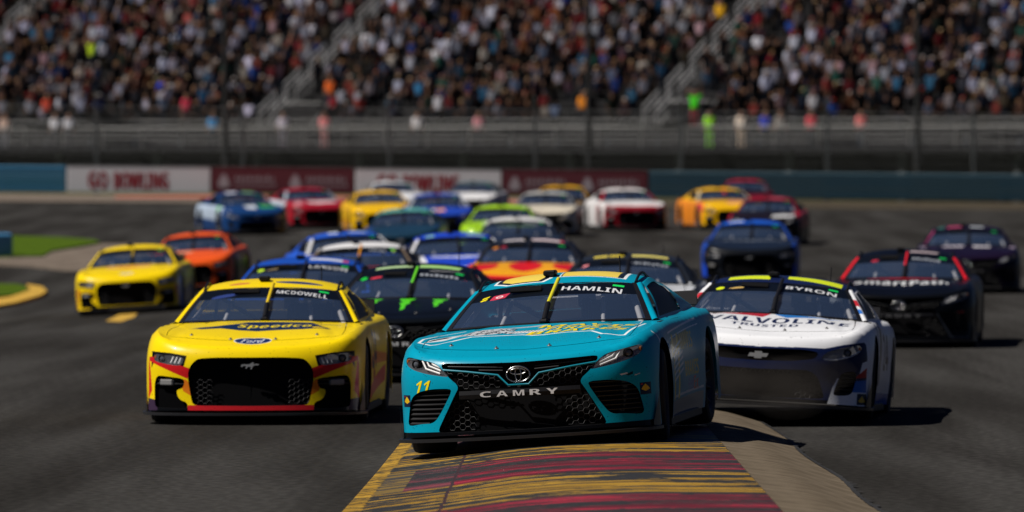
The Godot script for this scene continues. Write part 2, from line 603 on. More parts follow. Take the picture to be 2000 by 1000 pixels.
func one_side(o: MB, sg: float) -> MB:
	var r := MB.new()
	var keep := {}
	for i in range(0, o.ix.size(), 3):
		var c := o.v[o.ix[i]] + o.v[o.ix[i + 1]] + o.v[o.ix[i + 2]]
		if c.x * sg <= 0.0: continue
		var id := []
		for k in 3:
			var w := o.ix[i + k]
			if not keep.has(w): keep[w] = r.add(o.v[w], o.n[w], o.uv[w])
			id.append(keep[w])
		r.tri(id[0], id[1], id[2])
	return r

func tube_ellipse(mb: MB, c: Vector3, rx: float, ry: float, r: float, n := 22) -> void:
	var pts := []
	for i in n:
		var a := TAU * i / n
		var x := c.x + cos(a) * rx
		var y := c.y + sin(a) * ry
		pts.append(Vector3(x, y, c.z))
	mb.tube(pts, r, 5, true)

func flat_poly(mb: MB, pts: Array, z: float, thick: float) -> void:     # pts of [x, y], a plate facing +z
	var p := PackedVector2Array()
	for q in pts: p.append(Vector2(q[0], q[1]))
	var tr := Geometry2D.triangulate_polygon(p)
	var k := mb.v.size()
	for q in p: mb.add(Vector3(q.x, q.y, z + thick), Vector3(0, 0, 1))
	for i in range(0, tr.size(), 3): mb.tri(k + tr[i], k + tr[i + 1], k + tr[i + 2])
	var ctr := Vector2.ZERO
	for q in p: ctr += q / p.size()
	for i in p.size():
		var a := p[i]
		var b := p[(i + 1) % p.size()]
		var o := (a + b) / 2.0 - ctr
		mb.quad(Vector3(a.x, a.y, z), Vector3(b.x, b.y, z), Vector3(b.x, b.y, z + thick), Vector3(a.x, a.y, z + thick), Vector3(o.x, o.y, 0))

func car_meshes() -> void:
	outline_table()
	for k in FRONTS: front_mesh(k)
	for sg in [1.0, -1.0]:
		var n := int(sg)
		# side of the body with two wheel arches
		var holes := []
		for zc in [-0.98, -3.774]:
			var h := PackedVector2Array()
			for i in 41:
				var an := PI + PI * -i / 40.0
				var z: float = zc - cos(an) * 0.392
				var y := 0.36 + sin(an) * 0.392
				var a := a_at_z(z)
				var y0 := belt(a, 0).y
				var y1 := belt(a, 1).y
				h.append(Vector2(a, (y - y0) / (y1 - y0)))
			var l: Vector2 = h[h.size() - 1]
			var f: Vector2 = h[0]
			h.append(Vector2(l.x, -0.3)); h.append(Vector2(f.x, -0.3))
			holes.append(h)
		var mb := MB.new()
		belt_sheet(mb, a_corner, a_end, holes, 0.055, uv_side, [sg])
		S["side_%d" % n] = mb.mesh()
		mb = MB.new()
		surface(mb, hood_at, steps(0.835, 1.0, 8), steps(0.13, 1.0, 24), uv_top, Vector3(0.3, 1, 0), [sg])
		surface(mb, shoulder_at, steps(0, 1, 26), steps(0, 1, 3), uv_top, Vector3(0.3, 1, 0), [sg])
		S["fender_%d" % n] = mb.mesh()
		mb = MB.new()
		surface(mb, pillar_at, steps(0, 1, 5), steps(0, 1, 16), uv_top, Vector3(0.5, 0.8, 0.5), [sg])
		surface(mb, side_at, steps(0, 0.035, 2), steps(0, 1, 10), uv_top, Vector3(1, 0.3, 0), [sg])
		surface(mb, side_at, steps(0.035, 0.62, 16), [0.0, 0.03, 0.06], uv_top, Vector3(1, 0.3, 0), [sg])
		surface(mb, side_at, steps(0.035, 0.62, 16), [0.88, 0.94, 1.0], uv_top, Vector3(1, 0.3, 0), [sg])
		surface(mb, side_at, steps(0.62, 1, 12), steps(0, 1, 10), uv_top, Vector3(1, 0.3, 0), [sg])
		S["pillar_%d" % n] = mb.mesh()
		mb = MB.new()
		surface(mb, func(p, q): return side_at(p, q) + Vector3(-0.012, 0, 0), steps(0.03, 0.625, 16), steps(0.05, 0.89, 8), uv_top, Vector3(1, 0.3, 0), [sg])
		S["side_window_%d" % n] = mb.mesh()
		# wheel housings
		mb = MB.new()
		for zc in [-0.98, -3.774]:
			for i in 20:
				var a0 := -0.35 + (PI + 0.7) * i / 20.0
				var a1 := -0.35 + (PI + 0.7) * (i + 1) / 20.0
				var p := Vector3(0.96 * sg, 0.36 + sin(a0) * 0.40, zc + cos(a0) * 0.40)
				var q := Vector3(0.96 * sg, 0.36 + sin(a1) * 0.40, zc + cos(a1) * 0.40)
				var dx := Vector3(-0.42 * sg, 0, 0)
				mb.quad(p, q, q + dx, p + dx, Vector3(0, 0.36, zc) - p)
				mb.quad(p + dx, q + dx, Vector3(0.54 * sg, 0.36, zc), Vector3(0.54 * sg, 0.36, zc), Vector3(sg, 0, 0))
		S["wheel_well_%d" % n] = mb.mesh()
	var hb := MB.new()
	surface(hb, hood_at, steps(0.0, 0.825, 26), steps(0.133, 1.0, 30), uv_top, Vector3.UP, [1.0, -1.0])
	S.hood = hb.mesh()
	hb = MB.new()
	surface(hb, roof_at, steps(0, 1, 18), steps(0, 1, 14), uv_top, Vector3.UP, [1.0, -1.0])
	S.roof = hb.mesh()
	hb = MB.new()
	surface(hb, glass_at, steps(0, 1, 14), steps(0.0, 0.66, 10), uv_top, Vector3(0, 1, 1), [1.0, -1.0])
	S.windshield = hb.mesh()
	hb = MB.new()
	surface(hb, glass_at, steps(0, 1, 14), steps(0.66, 1.0, 6), uv_top, Vector3(0, 1, 1), [1.0, -1.0])
	S.banner = hb.mesh()
	hb = MB.new()
	for i in 14:
		for sg in [1.0, -1.0]:    # black edge round the glass
			var w := func(u, t): return glass_at(u, t) + Vector3(0, 0.004, 0.003)
			surface(hb, w, [i / 14.0, (i + 1) / 14.0], [0.0, 0.035], uv_top, Vector3(0, 1, 1), [sg])
	surface(hb, func(u, t): return glass_at(u, t) + Vector3(0, 0.004, 0.003), [0.95, 0.975, 1.0], steps(0, 1, 12), uv_top, Vector3(0, 1, 1), [1.0, -1.0])
	S.glass_edge = hb.mesh()
	hb = MB.new()
	surface(hb, rear_glass_at, steps(0, 1, 10), steps(0, 1, 8), uv_top, Vector3(0, 1, -0.5), [1.0, -1.0])
	S.rear_window = hb.mesh()
	hb = MB.new()
	surface(hb, deck_at, steps(0, 1, 14), steps(0, 1, 6), uv_top, Vector3.UP, [1.0, -1.0])
	S.deck = hb.mesh()
	# splitter: a thin tray that follows the nose
	hb = MB.new()
	var edge := []
	for i in 26:
		var a := lerpf(0.0, a_corner + 0.10, i / 25.0)
		var p := belt(a, 0.0)
		var nn := belt_normal(a, 0.2)
		edge.append(Vector3(p.x, 0, p.z) + Vector3(nn.x, 0, nn.z).normalized() * 0.035)
	for sg in [1.0, -1.0]:
		for i in 25:
			var p: Vector3 = edge[i] * Vector3(sg, 1, 1)
			var q: Vector3 = edge[i + 1] * Vector3(sg, 1, 1)
			var lo := Vector3(0, 0.085, 0)
			var hi := Vector3(0, 0.108, 0)
			hb.quad(p + lo, q + lo, q + hi, p + hi, Vector3(p.x * 0.3, 0, 1))
			hb.quad(p + hi, q + hi, Vector3(q.x, 0.115, minf(q.z, -0.1) - 0.25), Vector3(p.x, 0.115, minf(p.z, -0.1) - 0.25), Vector3.UP)
			hb.quad(p + lo, q + lo, Vector3(q.x, 0.085, -0.75), Vector3(p.x, 0.085, -0.75), Vector3.DOWN)
	S.splitter = hb.mesh()
	# corner fins of the splitter
	for sg in [1.0, -1.0]:
		hb = MB.new()
		for i in 5:
			var a := a_corner - 0.04 + i * 0.03
			var p0 := belt(a, 0.0) + belt_normal(a, 0.3) * 0.012
			var p1 := belt(a + 0.03, 0.0) + belt_normal(a + 0.03, 0.3) * 0.012
			var h0 := 0.03 + 0.045 * i
			var h1 := 0.03 + 0.045 * (i + 1)
			p0.x *= sg; p1.x *= sg
			hb.quad(p0, p1, p1 + Vector3(0, h1, 0), p0 + Vector3(0, h0, 0), Vector3(sg, 0, 0.5))
		S["fin_%d" % int(sg)] = hb.mesh()
	# wheel: tyre and rim, the outer face on +x
	hb = MB.new()
	hb.lathe([[-0.15, 0.24], [-0.165, 0.27], [-0.165, 0.31], [-0.15, 0.337], [-0.12, 0.349], [-0.06, 0.352], [0.06, 0.352], [0.12, 0.349], [0.15, 0.337], [0.163, 0.31], [0.160, 0.27], [0.145, 0.238]], 36)
	S.tyre = hb.mesh()
	hb = MB.new()
	hb.lathe([[-0.145, 0.235], [0.10, 0.222], [0.143, 0.238], [0.15, 0.243]], 36)
	hb.lathe([[0.02, 0.225], [0.035, 0.15], [0.085, 0.09], [0.09, 0.0]], 30)
	for i in 10:
		var an := TAU * i / 10.0
		var d := Vector3(0, cos(an), sin(an))
		hb.tube([Vector3(0.095, 0, 0) + d * 0.05, Vector3(0.09, 0, 0) + d * 0.15, Vector3(0.125, 0, 0) + d * 0.228], 0.014, 6)
	hb.lathe([[0.085, 0.045], [0.125, 0.042], [0.13, 0.025], [0.13, 0.0]], 14)
	S.rim = hb.mesh()
	# inside
	hb = MB.new()
	hb.box(Vector3(0, 0.14, -2.45), Vector3(1.7, 0.03, 4.3))
	hb.box(Vector3(0, 0.80, -1.62), Vector3(1.42, 0.12, 0.36), Basis(), 0.03)
	hb.box(Vector3(0, 0.5, -1.45), Vector3(1.06, 0.75, 0.03))
	hb.box(Vector3(0, 0.55, -3.35), Vector3(1.06, 0.8, 0.03))
	for sg in [1.0, -1.0]: hb.box(Vector3(0.88 * sg, 0.5, -2.45), Vector3(0.02, 0.72, 1.9))
	S.interior = hb.mesh()
	hb = MB.new()
	for sg in [1.0, -1.0]:
		hb.tube([Vector3(0.72 * sg, 0.82, -1.80), Vector3(0.57 * sg, 1.10, -2.4), Vector3(0.56 * sg, 1.12, -3.1), Vector3(0.68 * sg, 0.2, -3.15)], 0.022, 7)
		hb.tube([Vector3(0.42 * sg, 0.78, -1.74), Vector3(0.34 * sg, 1.13, -2.45)], 0.018, 7)
	hb.tube([Vector3(-0.57, 1.10, -2.4), Vector3(0.57, 1.10, -2.4)], 0.022, 7)
	hb.tube([Vector3(-0.56, 1.12, -3.1), Vector3(0.56, 1.12, -3.1)], 0.022, 7)
	hb.tube([Vector3(-0.56, 1.09, -3.1), Vector3(0.6, 0.4, -3.13)], 0.02, 7)
	S.cage = hb.mesh()
	hb = MB.new()
	hb.box(Vector3(0.33, 0.42, -2.55), Vector3(0.46, 0.14, 0.5), Basis(), 0.04)
	hb.box(Vector3(0.33, 0.72, -2.85), Vector3(0.46, 0.62, 0.12), Basis(Vector3.RIGHT, -0.2), 0.04)
	hb.box(Vector3(0.16, 0.95, -2.76), Vector3(0.05, 0.2, 0.26), Basis(), 0.02)
	hb.box(Vector3(0.50, 0.95, -2.76), Vector3(0.05, 0.2, 0.26), Basis(), 0.02)
	S.seat = hb.mesh()
	# small fittings
	hb = MB.new()
	var w0 := glass_at(0.0, 0.03) + Vector3(0.01, 0.02, 0.015)
	var w1 := glass_at(0.02, 0.34) + Vector3(0, 0.035, 0.02)
	var w2 := glass_at(0.045, 1.02) + Vector3(0, 0.035, 0.02)
	hb.tube([w0, w1], 0.022, 6)
	hb.box(w0 + Vector3(0, -0.01, 0), Vector3(0.07, 0.04, 0.07), Basis(), 0.015)
	S.wiper_arm = hb.mesh()
	hb = MB.new()
	hb.tube([w1, w2], 0.017, 6)
	S.wiper_blade = hb.mesh()
	hb = MB.new()
	var vp := glass_at(0.20, 0.84)
	var vb := Basis(Vector3.RIGHT, 0.42)
	vp.x = -vp.x - 0.08
	hb.box(vp + Vector3(0, 0.012, 0.008), Vector3(0.245, 0.016, 0.085), vb, 0.004)
	S.vent = hb.mesh()
	hb = MB.new()
	hb.box(Vector3(-0.075, 1.262, -2.5), Vector3(0.10, 0.046, 0.12), Basis(), 0.012)
	hb.box(Vector3(-0.075, 1.236, -2.5), Vector3(0.05, 0.03, 0.08))
	S.roof_camera = hb.mesh()
	hb = MB.new()
	hb.tube([Vector3(0.42, 1.20, -2.9), Vector3(0.42, 1.36, -2.93)], 0.005, 5)
	S.antenna = hb.mesh()
	for sg in [1.0, -1.0]:
		hb = MB.new()
		var rail := []
		for i in 9:
			var t := i / 8.0
			var p := roof_at(0.93, t * 0.95)
			rail.append(Vector3(p.x * sg, p.y + 0.028 * sin(PI * clampf(t * 1.3, 0, 1)) + 0.006, p.z))
		hb.tube(rail, 0.012, 6)
		S["roof_rail_%d" % int(sg)] = hb.mesh()
	hb = MB.new()
	hb.box(Vector3(0, 0.965, -4.78), Vector3(1.58, 0.13, 0.012), Basis(Vector3.RIGHT, -0.45), 0.003)
	for sg in [1.0, -1.0]: hb.box(Vector3(0.6 * sg, 0.92, -4.80), Vector3(0.02, 0.1, 0.08))
	S.spoiler = hb.mesh()
	hb = MB.new()
	hb.lathe([[0.0, 0.020], [0.005, 0.016], [0.007, 0.008], [0.016, 0.007], [0.018, 0.0]], 10)
	S.pin = hb.mesh()
	for sg in [1.0, -1.0]:    # black lower skirt along the sill
		hb = MB.new()
		hb.box(Vector3(0.935 * sg, 0.10, -2.38), Vector3(0.03, 0.07, 1.95), Basis(), 0.008)
		S["skirt_%d" % int(sg)] = hb.mesh()
	hb = MB.new()
	tube_ellipse(hb, Vector3(0, 0, 0), 0.088, 0.058, 0.0065, 28)
	tube_ellipse(hb, Vector3(0, 0.021, 0), 0.058, 0.022, 0.0055, 22)
	tube_ellipse(hb, Vector3(0, 0.0, 0), 0.022, 0.052, 0.0055, 22)
	S.emblem_wide = hb.mesh()
	hb = MB.new()
	flat_poly(hb, [[-0.085, -0.006], [-0.075, 0.012], [-0.045, 0.012], [-0.012, 0.012], [0.008, 0.022], [0.02, 0.03], [0.032, 0.026], [0.03, 0.012], [0.05, 0.016], [0.078, 0.014], [0.085, 0.02], [0.07, 0.004], [0.045, 0.004], [0.028, -0.002], [0.012, -0.03], [0.002, -0.032], [0.006, -0.01], [-0.02, -0.008], [-0.032, -0.026], [-0.042, -0.026], [-0.036, -0.004], [-0.06, 0.0], [-0.07, -0.012]], 0.0, 0.008)
	S.emblem_oval = hb.mesh()
	hb = MB.new()
	flat_poly(hb, [[-0.09, -0.02], [-0.075, 0.012], [-0.03, 0.012], [-0.03, 0.028], [0.034, 0.028], [0.034, 0.012], [0.09, 0.012], [0.075, -0.02], [0.03, -0.02], [0.03, -0.034], [-0.034, -0.034], [-0.034, -0.02]], 0.0, 0.01)
	S.emblem_slim = hb.mesh()
	headlight_meshes()

func headlight_meshes() -> void:
	for kind in FRONTS:
		var poly := half_poly(kind, "headlight")
		for sg in [1.0, -1.0]:
			var n := int(sg)
			var lamp := MB.new()
			var pc := Vector2(0.80, 0.668) if kind == "wide" else Vector2(0.80, 0.585) if kind == "oval" else Vector2(0.77, 0.58)
			var z := face_z(pc.x, pc.y)
			var b := Basis(Vector3(0, 1, 0), deg_to_rad(-90 + 28.0)) if sg > 0 else Basis(Vector3(0, 1, 0), deg_to_rad(-90 - 28.0))
			var l := MB.new()
			l.lathe([[-0.03, 0.034], [0.012, 0.034], [0.014, 0.029], [0.004, 0.026]], 20)
			lamp.moved(l, Transform3D(b, Vector3(pc.x * sg, pc.y, z - 0.024)))
			S["%s_projector_%d" % [kind, n]] = lamp.mesh()
			var lens := MB.new()
			l = MB.new()
			l.lathe([[0.0, 0.027], [0.007, 0.02], [0.011, 0.01], [0.012, 0.0]], 18)
			lens.moved(l, Transform3D(b, Vector3(pc.x * sg, pc.y, z - 0.022)))
			S["%s_lens_%d" % [kind, n]] = lens.mesh()
			var bars := MB.new()
			var rows := [[[0.745, 0.690], [0.715, 0.632], [0.60, 0.592]], [[0.705, 0.680], [0.69, 0.652], [0.595, 0.613]], [[0.665, 0.672], [0.655, 0.660], [0.60, 0.637]]]
			if kind == "oval": rows = [[[0.62, 0.592], [0.645, 0.54]], [[0.655, 0.598], [0.68, 0.543]], [[0.69, 0.604], [0.715, 0.548]]]
			if kind == "slim": rows = [[[0.57, 0.515], [0.68, 0.515], [0.80, 0.553], [0.872, 0.60]]]
			for r in rows:
				var pts := []
				for q in r: pts.append(Vector3(q[0] * sg, q[1], face_z(q[0], q[1]) - 0.016))
				bars.tube(pts, 0.0085 if kind != "slim" else 0.007, 5)
			S["%s_light_bar_%d" % [kind, n]] = bars.mesh()
			var mk := MB.new()
			var mp := Vector2(0.875, 0.692) if kind == "wide" else Vector2(0.865, 0.598) if kind == "oval" else Vector2(0.868, 0.622)
			mk.box(Vector3(mp.x * sg, mp.y, face_z(mp.x, mp.y) - 0.018), Vector3(0.016, 0.026, 0.02), Basis(Vector3.UP, 0.9 * sg), 0.004)
			S["%s_marker_%d" % [kind, n]] = mk.mesh()

# ------------------------------------------------------------------ paint: flat print on the body panels
func fill(im: Image, pts: PackedVector2Array, c: Color) -> void:
	var y0 := 1e9
	var y1 := -1e9
	for p in pts:
		y0 = minf(y0, p.y); y1 = maxf(y1, p.y)
	for y in range(maxi(0, int(floor(y0))), mini(im.get_height() - 1, int(ceil(y1))) + 1):
		var yy := y + 0.5
		var xs := []
		for i in pts.size():
			var a := pts[i]
			var b := pts[(i + 1) % pts.size()]
			if (a.y <= yy) != (b.y <= yy): xs.append(a.x + (yy - a.y) / (b.y - a.y) * (b.x - a.x))
		xs.sort()
		for i in range(0, xs.size() - 1, 2):
			var x0 := int(round(xs[i]))
			var x1 := int(round(xs[i + 1]))
			if x1 > x0: im.fill_rect(Rect2i(x0, y, x1 - x0, 1), c)

func letters(s: String, serif := false) -> Array:      # [triangles, width], the capitals one unit high
	var key := s + ("#" if serif else "")
	if not glyphs.has(key):
		var f := SystemFont.new()
		f.font_names = PackedStringArray(["Droid Serif" if serif else "Droid Sans"])
		f.font_weight = 700
		var t := TextMesh.new()
		t.font = f
		t.text = s
		t.font_size = 64
		t.pixel_size = 0.01
		t.depth = 0.0
		t.curve_step = 2.0
		var arr := t.get_mesh_arrays()
		var v: PackedVector3Array = arr[Mesh.ARRAY_VERTEX]
		var ids = arr[Mesh.ARRAY_INDEX]
		var lo := Vector2(1e9, 1e9)
		var hi := Vector2(-1e9, -1e9)
		for p in v:
			lo = lo.min(Vector2(p.x, p.y)); hi = hi.max(Vector2(p.x, p.y))
		var out := PackedVector2Array()
		var count: int = ids.size() if ids != null and ids.size() > 0 else v.size()
		for i in count:
			var p: Vector3 = v[ids[i]] if ids != null and ids.size() > 0 else v[i]
			out.append(Vector2((p.x - lo.x) / (hi.y - lo.y), (p.y - lo.y) / (hi.y - lo.y)))
		glyphs[key] = [out, (hi.x - lo.x) / (hi.y - lo.y)]
	return glyphs[key]

func to_px(im: Image, region: String, x: float, y: float) -> Vector2:
	var n := float(im.get_width())
	match region:
		"T": return uv_top(Vector3(x, 0, y)) * n
		"F": return uv_front(Vector3(x, y, 0)) * n
		"L": return uv_side(Vector3(1, y, -x)) * n
	return uv_side(Vector3(-1, y, -x)) * n

func poly(im: Image, region: String, c: Color, flat: Array) -> void:
	for r in (["L", "R"] if region == "S" else [region]):
		var p := PackedVector2Array()
		for i in range(0, flat.size(), 2): p.append(to_px(im, r, flat[i], flat[i + 1]))
		fill(im, p, c)

func line(im: Image, region: String, c: Color, w: float, flat: Array) -> void:
	for i in range(0, flat.size() - 2, 2):
		var a := Vector2(flat[i], flat[i + 1])
		var b := Vector2(flat[i + 2], flat[i + 3])
		var d := (b - a).normalized() * w / 2.0
		var o := Vector2(-d.y, d.x)
		var q := [a + o - d, b + o + d, b - o + d, a - o - d]
		poly(im, region, c, [q[0].x, q[0].y, q[1].x, q[1].y, q[2].x, q[2].y, q[3].x, q[3].y])

func ellipse(im: Image, region: String, c: Color, x: float, y: float, rx: float, ry: float) -> void:
	var f := []
	for i in 28:
		f.append(x + cos(TAU * i / 28.0) * rx); f.append(y + sin(TAU * i / 28.0) * ry)
	poly(im, region, c, f)

# text centred at (x, y), h high and w wide; on the hood the letters' tops point to the windscreen
func text(im: Image, region: String, s: String, c: Color, x: float, y: float, h: float, w: float, slant := 0.0, serif := false) -> void:
	var g := letters(s, serif)
	var tri: PackedVector2Array = g[0]
	var k: float = w / g[1]
	for r in (["L", "R"] if region == "S" else [region]):
		for i in range(0, tri.size(), 3):
			var p := PackedVector2Array()
			for e in 3:
				var t := tri[i + e]
				var dx: float = (t.x - g[1] / 2.0) * k + slant * (t.y - 0.5) * h
				var dy := (t.y - 0.5) * h
				if r == "T": p.append(to_px(im, r, x + dx, y - dy))
				elif r == "R": p.append(to_px(im, r, x - dx, y + dy))
				else: p.append(to_px(im, r, x + dx, y + dy))
			fill(im, p, c)

func op(im: Image, o: Array) -> void:
	var c := hex(o[1]) if o[1] is String else Color.WHITE
	match o[0]:
		"T", "F", "S", "L", "R": poly(im, o[0], c, o[2])
		"line": line(im, o[2], c, o[3], o[4])
		"oval": ellipse(im, o[2], c, o[3], o[4], o[5], o[6])
		"text": text(im, o[2], o[3], c, o[4], o[5], o[6], o[7], o[8] if o.size() > 8 else 0.0, o[9] if o.size() > 9 else false)

# mirrored pair of front polygons
func pair(c: String, flat: Array) -> Array:
	var m := []
	for i in range(0, flat.size(), 2):
		m.append(-flat[i]); m.append(flat[i + 1])
	return [["F", c, flat], ["F", c, m]]

func paint(d: Dictionary) -> StandardMaterial3D:
	var n: int = d.get("size", 512)
	var im := Image.create(n, n, false, Image.FORMAT_RGB8)
	im.fill(hex(d.base))
	if d.has("front"): poly(im, "F", hex(d.front), [-1.02, 0.0, 1.02, 0.0, 1.02, 0.98, -1.02, 0.98])
	if d.has("side"): poly(im, "S", hex(d.side), [0, 0, 5, 0, 5, 1.1, 0, 1.1])
	if d.has("hood"): poly(im, "T", hex(d.hood), [-1.02, 0.1, 1.02, 0.1, 1.02, -1.78, -1.02, -1.78])
	if d.has("roof"): poly(im, "T", hex(d.roof), [-0.68, -2.15, 0.68, -2.15, 0.68, -3.3, -0.68, -3.3])
	if d.has("posts"): 
		for sg in [-1.0, 1.0]: poly(im, "T", hex(d.posts), [0.87 * sg, -1.70, 0.87 * sg, -1.86, 0.70 * sg, -2.47, 0.63 * sg, -2.34, 0.62 * sg, -2.24, 0.79 * sg, -1.66])
	# the banner across the top of the windscreen, and the lower sills
	poly(im, "T", hex("0e1218"), [-0.2, -2.222, 0.2, -2.222, 0.4, -2.262, 0.62, -2.327, 0.80, -1.73, 0.0, -1.70, -0.80, -1.73, -0.62, -2.327, -0.4, -2.262])
	poly(im, "F", hex("0b0c0e"), [-1.02, 0.0, 1.02, 0.0, 1.02, 0.16, -1.02, 0.16])
	if d.make == "oval":
		for o in pair("0b0c0e", [0.57, 0.612, 0.73, 0.637, 0.90, 0.648, 0.905, 0.50, 0.885, 0.545, 0.74, 0.522, 0.60, 0.505]): op(im, o)
	for o in d.get("ops", []): op(im, o)
	if d.has("driver"): text(im, "T", d.driver, hex("d8dade"), 0.30, -2.10, 0.10, 0.47)
	if d.has("illegible"):      # a name too blurred to read
		var k: int = d.illegible
		for i in k:
			var x0 := 0.285 + (i - k / 2.0) * 0.055
			var hi := 0.045 + 0.012 * sin(i * 2.4)
			poly(im, "T", hex("9aa0aa"), [x0, -2.075 - hi, x0 + 0.042, -2.075 - hi, x0 + 0.04, -2.03, x0 + 0.022, -2.05, x0 + 0.004, -2.03])
	poly(im, "T", hex("22d860"), [0.45, -2.235, 0.54, -2.235, 0.54, -2.195, 0.45, -2.195])
	# rubber crumbs, stone chips and smears picked up on the road
	var rng := RandomNumberGenerator.new()
	rng.seed = hash(d.label)
	var k := n / 1024.0
	for i in (900 if n >= 1024 else 200):
		var front := rng.randf() < 0.65
		var q := to_px(im, "F", rng.randf_range(-1, 1), 0.98 - 0.85 * sqrt(rng.randf())) if front else to_px(im, "T", rng.randf_range(-0.95, 0.95), rng.randf_range(-1.5, 0.0))
		var w := maxi(1, int(rng.randf_range(0.6, 2.6) * k))
		var h := maxi(1, int(rng.randf_range(0.6, 2.2) * k))
		var p := Vector2i(q).clamp(Vector2i.ZERO, Vector2i(n - 8, n - 8))
		var under := im.get_pixel(p.x, p.y)
		im.fill_rect(Rect2i(p, Vector2i(w, h)), under.lerp(Color(0.07, 0.065, 0.06), rng.randf_range(0.2, 0.7)))
	var m := StandardMaterial3D.new()
	m.resource_name = "car_paint"
	m.albedo_texture = ImageTexture.create_from_image(im)
	m.roughness = 0.30
	m.metallic_specular = 0.24
	m.clearcoat_enabled = true
	m.clearcoat = 0.16
	m.clearcoat_roughness = 0.03
	return m

